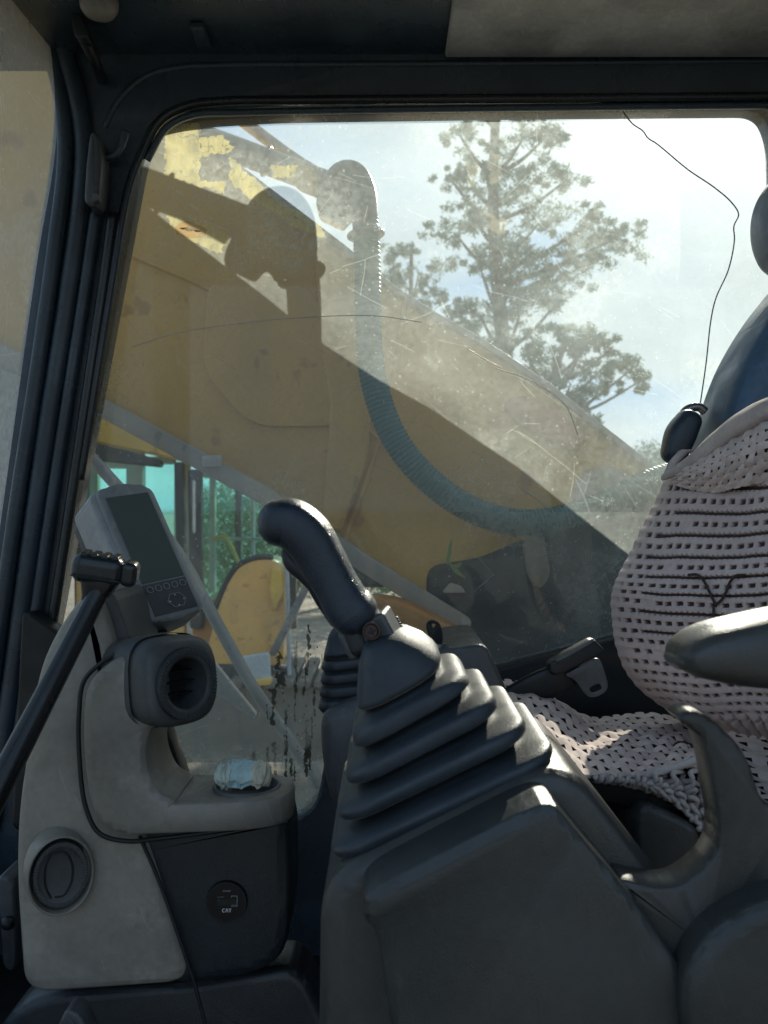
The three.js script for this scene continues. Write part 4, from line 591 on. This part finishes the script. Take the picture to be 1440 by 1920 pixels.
// ───────────────────────── seat ─────────────────────────
{
  const seat = thing('operator_seat', 'operator seat in a beige woven cover with dark headrest tinted blue for lens veil, at the right', 'seat', P(1350, 1500, 1.05));
  const poly = (pts) => { const q = pts.map((a) => [...a]); return (t) => { const s = Math.min(0.9999, Math.max(0, t)) * (q.length - 1), i = Math.floor(s), f = s - i, g = (k) => q[Math.min(q.length - 1, Math.max(0, k))], [a, b, d, e] = [g(i - 1), g(i), g(i + 1), g(i + 2)]; return b.map((_, c) => 0.5 * (2 * b[c] + (d[c] - a[c]) * f + (2 * a[c] - 5 * b[c] + 4 * d[c] - e[c]) * f * f + (3 * b[c] - a[c] - 3 * d[c] + e[c]) * f * f * f)); }; };
  // dark seat back and head restraint, blue lens veil painted into their colour
  part(seat, 'seat_back', ext(splineShape([[1290, 860], [1312, 770], [1336, 705], [1362, 655], [1392, 608], [1420, 572], [1450, 540], [1520, 520], [1640, 600], [1700, 1000], [1640, 1300], [1420, 1300], [1340, 1250], [1310, 1120], [1300, 980]], 1.24), 1.12, 1.26, 0.03, 6), M.veilVinyl);
  part(seat, 'headrest', ext(splineShape([[1410, 440], [1413, 400], [1428, 362], [1460, 330], [1560, 320], [1620, 420], [1560, 520], [1470, 525], [1436, 508], [1418, 478]], 1.16), 1.08, 1.19, 0.03, 6), M.veilVinyl);
  part(seat, 'headrest_post', new THREE.CylinderGeometry(0.008, 0.008, 0.12, 16).translate(...P(1500, 530, 1.13).toArray()), M.steel);
  part(seat, 'belt_reel', sweep([[1264, 850, 1.16, 24, 0.02], [1276, 815, 1.16, 28, 0.022], [1290, 790, 1.16, 24, 0.02]], 16, 20, 2.6), M.frame);
  part(seat, 'belt_loop', tube([[1278, 790], [1284, 772], [1298, 764], [1312, 764], [1322, 772]].map(([x, y]) => P(x, y, 1.19)), 0.006, 24, 10), M.metal);
  // woven cover of the backrest
  const L = poly([[1252, 884], [1228, 940], [1202, 990], [1178, 1040], [1156, 1084], [1146, 1120], [1147, 1165], [1154, 1210], [1174, 1260], [1210, 1302], [1262, 1336], [1310, 1352]]);
  const base = (u, v) => {
    const l = L(v), x = lerp(l[0], 1590, u), yr = lerp(872, 1402, Math.pow(v, 0.96)), sag = 14 * Math.sin(Math.PI * Math.min(1, u * 1.15)) * (0.4 + 0.6 * Math.sin(Math.PI * v));
    const y = lerp(l[1], yr, Math.pow(u, 0.9)) + sag - 10 * u * (1 - v);
    const d = 1.13 - 0.33 * u + 0.075 * Math.exp(-u * 20) + 0.05 * Math.pow(Math.max(0, (v - 0.88) / 0.12), 2) - 0.02 * Math.sin(Math.PI * v);
    return P(x, y, d);
  };
  const NU = 20, NV = 27, nu = 460, nv = 800, pos = [], col = [], idx = [];
  for (let j = 0; j <= nv; j++) for (let i = 0; i <= nu; i++) {
    const u = i / nu, v = j / nv, p = base(u, v), e = 0.004, n = base(Math.min(1, u + e), v).sub(base(Math.max(0, u - e), v)).cross(base(u, Math.min(1, v + e)).sub(base(u, Math.max(0, v - e)))).normalize(); if (n.dot(V(-p.x, CY - p.y, -p.z)) < 0) n.negate();
    const wob = 0.25 * (fbm(u * 9, v * 9, 2, 3) - 0.5), a = u * NU * (1 + 0.15 * (1 - u)) + wob, b = v * NV + wob + 0.10 * Math.sin(u * 7), row = Math.floor(b), fb = b - row, q = a + (row % 2 ? 0.5 : 0), cell = Math.floor(q), fa = q - cell;
    let h = 0.0004 * Math.sin(a * Math.PI * 10) + 0.0005 * Math.sin(b * Math.PI * 2 + 1), hole = 0;
    const jit = hash(cell, row, 9) * 0.16 - 0.08;
    const stitched = row % 2 === 1 && v < 0.62 && u * NU > 1.6 + hash(row, 2) && !(row === 15 && fa > 2);
    if (stitched) { const z = Math.abs(((a * 2) % 1 + 1) % 1 - 0.5); hole = sstep(0.17, 0.09, Math.abs(fb - 0.5) - 0.13 * sstep(0.18, 0.08, z)); }
    else hole = sstep(0.33, 0.26, Math.abs(fa - 0.5 - jit)) * sstep(0.24, 0.16, Math.abs(fb - 0.5 + 0.08 * (fa - 0.5))) * (hash(cell, row, 4) > 0.05 ? 1 : 0.2);
    const gath = v > 0.84 ? sstep(0.84, 0.96, v) : 0; if (gath) { const s = Math.sin(u * 95 + 3 * fbm(u * 12, v * 4, 2, 8)); h += 0.004 * gath * s; hole = Math.max(hole * (1 - gath), sstep(-0.62, -0.92, s) * gath); }
    hole *= sstep(0.0, 0.05, u); h += 0.008 * (fbm(u * 4 + 2, v * 4, 2, 17) - 0.5) * sstep(0, 0.2, u) - 0.0045 * hole;
        h += 0.010 * (Math.abs(fbm(u * 3 + v * 1.5, v * 3.2 - u * 2, 3, 71) - 0.5) - 0.1) * sstep(0.02, 0.2, u); const t = (0.84 + 0.3 * (fbm(u * 5, v * 6, 4, 61) - 0.3)) * (0.86 + 0.22 * fbm(u * 60, v * 60, 3, 27)) + 0.10 * (hash(i, j, 5) - 0.5), y = sstep(0.25, 0.75, hole);
    p.addScaledVector(n, h); pos.push(p.x, p.y, p.z);
    col.push(lerp(0.68 * t, 0.10, y), lerp(0.56 * t, 0.07, y), lerp(0.525 * t, 0.064, y));
  }
  for (let j = 0; j < nv; j++) for (let i = 0; i < nu; i++) { const a = j * (nu + 1) + i, b = a + 1, c = a + nu + 1, d = c + 1; idx.push(a, c, b, b, c, d); }
  const g = new THREE.BufferGeometry(); g.setAttribute('position', new THREE.Float32BufferAttribute(pos, 3)); g.setAttribute('color', new THREE.Float32BufferAttribute(col, 3)); g.setAttribute('uv', new THREE.Float32BufferAttribute(new Float32Array(pos.length / 3 * 2), 2)); g.setIndex(idx); g.computeVertexNormals();
  const back = part(seat, 'back_cover', g, M.fabricV, { uv: true });
  const on = (u, v, k = 0.003) => { const p = base(u, v); return p.add(V(-0.6, 0.1, 0.8).multiplyScalar(k)); };
  // cords sewn on in a V, rolled hem and turned-down hood at the top
  const hit = (px, py) => { let best = [0, 0], bd = 1e9; for (let u = 0; u <= 1; u += 0.01) for (let v = 0; v <= 1; v += 0.01) { const q = base(u, v), x = 720 + q.x / -q.z * F, y = 960 - (q.y - CY) / -q.z * F, e = (x - px) ** 2 + (y - py) ** 2; if (e < bd) { bd = e; best = [u, v]; } } return on(...best, 0.006); };
  for (const l of [[[1296, 1078], [1312, 1080], [1324, 1092], [1336, 1120], [1347, 1134]], [[1347, 1136], [1360, 1118], [1372, 1092], [1384, 1082], [1402, 1080]], [[1340, 1140], [1341, 1160], [1340, 1176]]]) part(back, 'cord', tube(l.map((a) => hit(...a)), 0.0015, 50, 8), M.yarn);
  part(back, 'hem', sweep([[1246, 894, 1.13, 6, 0.006], [1272, 880, 1.10, 9, 0.010], [1306, 858, 1.07, 12, 0.014], [1346, 826, 1.03, 16, 0.018], [1394, 792, 0.99, 20, 0.022], [1450, 766, 0.95, 24, 0.026], [1540, 740, 0.92, 28, 0.03]], 60, 22), M.fabric);
  part(back, 'hem_tip', loft([[1250, 892, 5], [1262, 868, 7], [1280, 848, 8], [1296, 846, 5]].map(([x, y, r], i) => { const c = P(x, y, 1.135 + i * 0.004), o = []; for (let j = 0; j < 14; j++) { const a = j / 14 * 6.283; o.push(c.clone().add(V(Math.cos(a) * r / F * 1.6, Math.sin(a) * r / F * 0.7, Math.sin(a) * 0.006))); } return o; })), M.fabric);
  const T = poly([[1258, 890], [1300, 868], [1350, 836], [1400, 806], [1450, 782], [1560, 740]]), Bm = poly([[1262, 908], [1296, 918], [1340, 924], [1378, 916], [1450, 900], [1560, 880]]);
  const hood = (u, v) => { const a = T(u), b = Bm(u); return P(lerp(a[0], b[0], v), lerp(a[1], b[1], v), lerp(1.12, 0.90, u) - 0.035 * Math.sin(Math.PI * Math.pow(v, 0.7)) * sstep(0, 0.3, u) - 0.008); };
  weave(back, hood, 17, 6, 0.0014, 21, 0.80);
  // cushion
  const A = poly([[836, 1380], [868, 1308], [906, 1280], [955, 1274], [1010, 1290], [1060, 1322], [1110, 1344], [1160, 1340], [1220, 1336], [1300, 1352], [1400, 1372], [1540, 1392]]), N = poly([[940, 1490], [985, 1452], [1030, 1444], [1080, 1450], [1130, 1456], [1190, 1458], [1250, 1450], [1300, 1440], [1340, 1450], [1400, 1500], [1460, 1530], [1560, 1540]]);
  const cush = (u, v) => { const a = A(u), b = N(u), bump = fbm(u * 9 + 1, v * 4 + 5, 3, 33) - 0.5; return P(lerp(a[0], b[0], v), lerp(a[1], b[1], v) - 26 * bump * Math.sin(Math.PI * v) - 10 * Math.sin(Math.PI * v) * sstep(0.75, 0.2, u) + 8 * Math.sin(u * 26 + v * 6) * v * (1 - v) * 1.6, lerp(1.26, 0.86, v)); };
  const cc = part(seat, 'cushion', ext(roundShape([[860, 1500], [960, 1440, 0.05], [1100, 1460, 0.05], [1560, 1500], [1560, 1640], [900, 1640]], 1.0, 0.03), 0.95, 1.22, 0.03, 4), M.yarn);
  weave(cc, cush, 28, 12, 0.0017, 55, 0.67);
  part(cc, 'cover_edge', tube([[1060, 1450, 0.875], [1120, 1458, 0.87], [1180, 1458, 0.868], [1240, 1446, 0.865], [1290, 1430, 0.86], [1340, 1410, 0.86]].map((a) => P(...a)), 0.004, 50, 10), M.fabric);
  // looped yarn trim along the near edge
  const trim = [];
  for (let k = 0; k < 7; k++) { const pts = []; for (let i = 0; i <= 46; i++) { const t = i / 46, x = lerp(1086 + k * 26, 1345, t), y0 = lerp(1452 + k * 1.2, 1446 + k * 22, Math.pow(t, 1.15)), loop = (0.35 + 0.65 * t) * 11; pts.push(P(x + loop * 0.6 * Math.sin(i * 2.1 + k), y0 + 8 + loop * Math.cos(i * 1.05 + k * 1.7), 0.862 - 0.006 * Math.sin(i * 1.05 + k) + 0.0015 * k)); } trim.push(tube(pts, 0.0026, 300, 7)); }
  part(cc, 'yarn_trim', trim, M.fabric, { kind: 'stuff' });
  part(cc, 'cloth_skirt', plate([[1080, 1462], [1200, 1466], [1350, 1480], [1380, 1640], [1280, 1560], [1160, 1510], [1100, 1500]], 0.885, 0.9, 0.003, 0.01), M.black);
}
// flat ribbons laid over and under each other on a surface f(u, v)
function weave(parent, f, nu, nv, amp, seed, cover) {
  const R = rng(seed), geos = [];
  const nrm = (u, v) => { const e = 0.004, n = f(Math.min(1, u + e), v).sub(f(Math.max(0, u - e), v)).cross(f(u, Math.min(1, v + e)).sub(f(u, Math.max(0, v - e)))).normalize(); const p = f(u, v); return n.dot(V(-p.x, CY - p.y, -p.z)) < 0 ? n.negate() : n; };
  const ribbon = (along, count, cross, i) => {
    const rows = [], w = 0.5 * cover * (0.9 + 0.16 * R()), off = (R() - 0.5) * 0.12, sub = 5;
    for (let s = 0; s <= count * sub; s++) {
      const t = s / sub, r = [], h = amp * Math.cos(Math.PI * (t - 0.5 + i)), wob = 0.10 * (vnoise(t * 0.8, i * 3.7, seed) - 0.5);
      for (let k = -2; k <= 2; k++) { const c = (i + 0.5 + off + wob + w * k / 2) / cross, a = t / count, u = along ? a : c, v = along ? c : a, uu = Math.min(1, Math.max(0, u)), vv = Math.min(1, Math.max(0, v)); r.push(f(uu, vv).addScaledVector(nrm(uu, vv), h + amp * 0.45 * (1 - k * k / 4))); }
      rows.push(r);
    }
    const g = grid(rows), n = g.attributes.position.count, k = 0.85 + 0.28 * R(), c = new Float32Array(n * 3); for (let q = 0; q < n; q++) { const t = k * (0.93 + 0.14 * R()); c[q * 3] = 0.66 * t; c[q * 3 + 1] = 0.555 * t; c[q * 3 + 2] = 0.52 * t; }
    g.setAttribute('color', new THREE.BufferAttribute(c, 3)); g.setAttribute('uv', new THREE.BufferAttribute(new Float32Array(n * 2), 2)); return g;
  };
  for (let j = 0; j < nv; j++) geos.push(ribbon(true, nu, nv, j));
  for (let i = 0; i < nu; i++) geos.push(ribbon(false, nv, nu, i));
  part(parent, 'woven_strap', geos, M.fabricV, { uv: true, colors: true, kind: 'stuff' });
  const rows = []; for (let j = 0; j <= nv * 2; j++) { const r = []; for (let i = 0; i <= nu * 2; i++) { const u = i / nu / 2, v = j / nv / 2; r.push(f(u, v).addScaledVector(nrm(u, v), -0.0045)); } rows.push(r); }
  part(parent, 'cover_lining', grid(rows), M.yarn);
}

scene.traverse((o) => { if (o.isMesh) { o.castShadow = true; o.receiveShadow = true; } });
renderer.render(scene, camera);
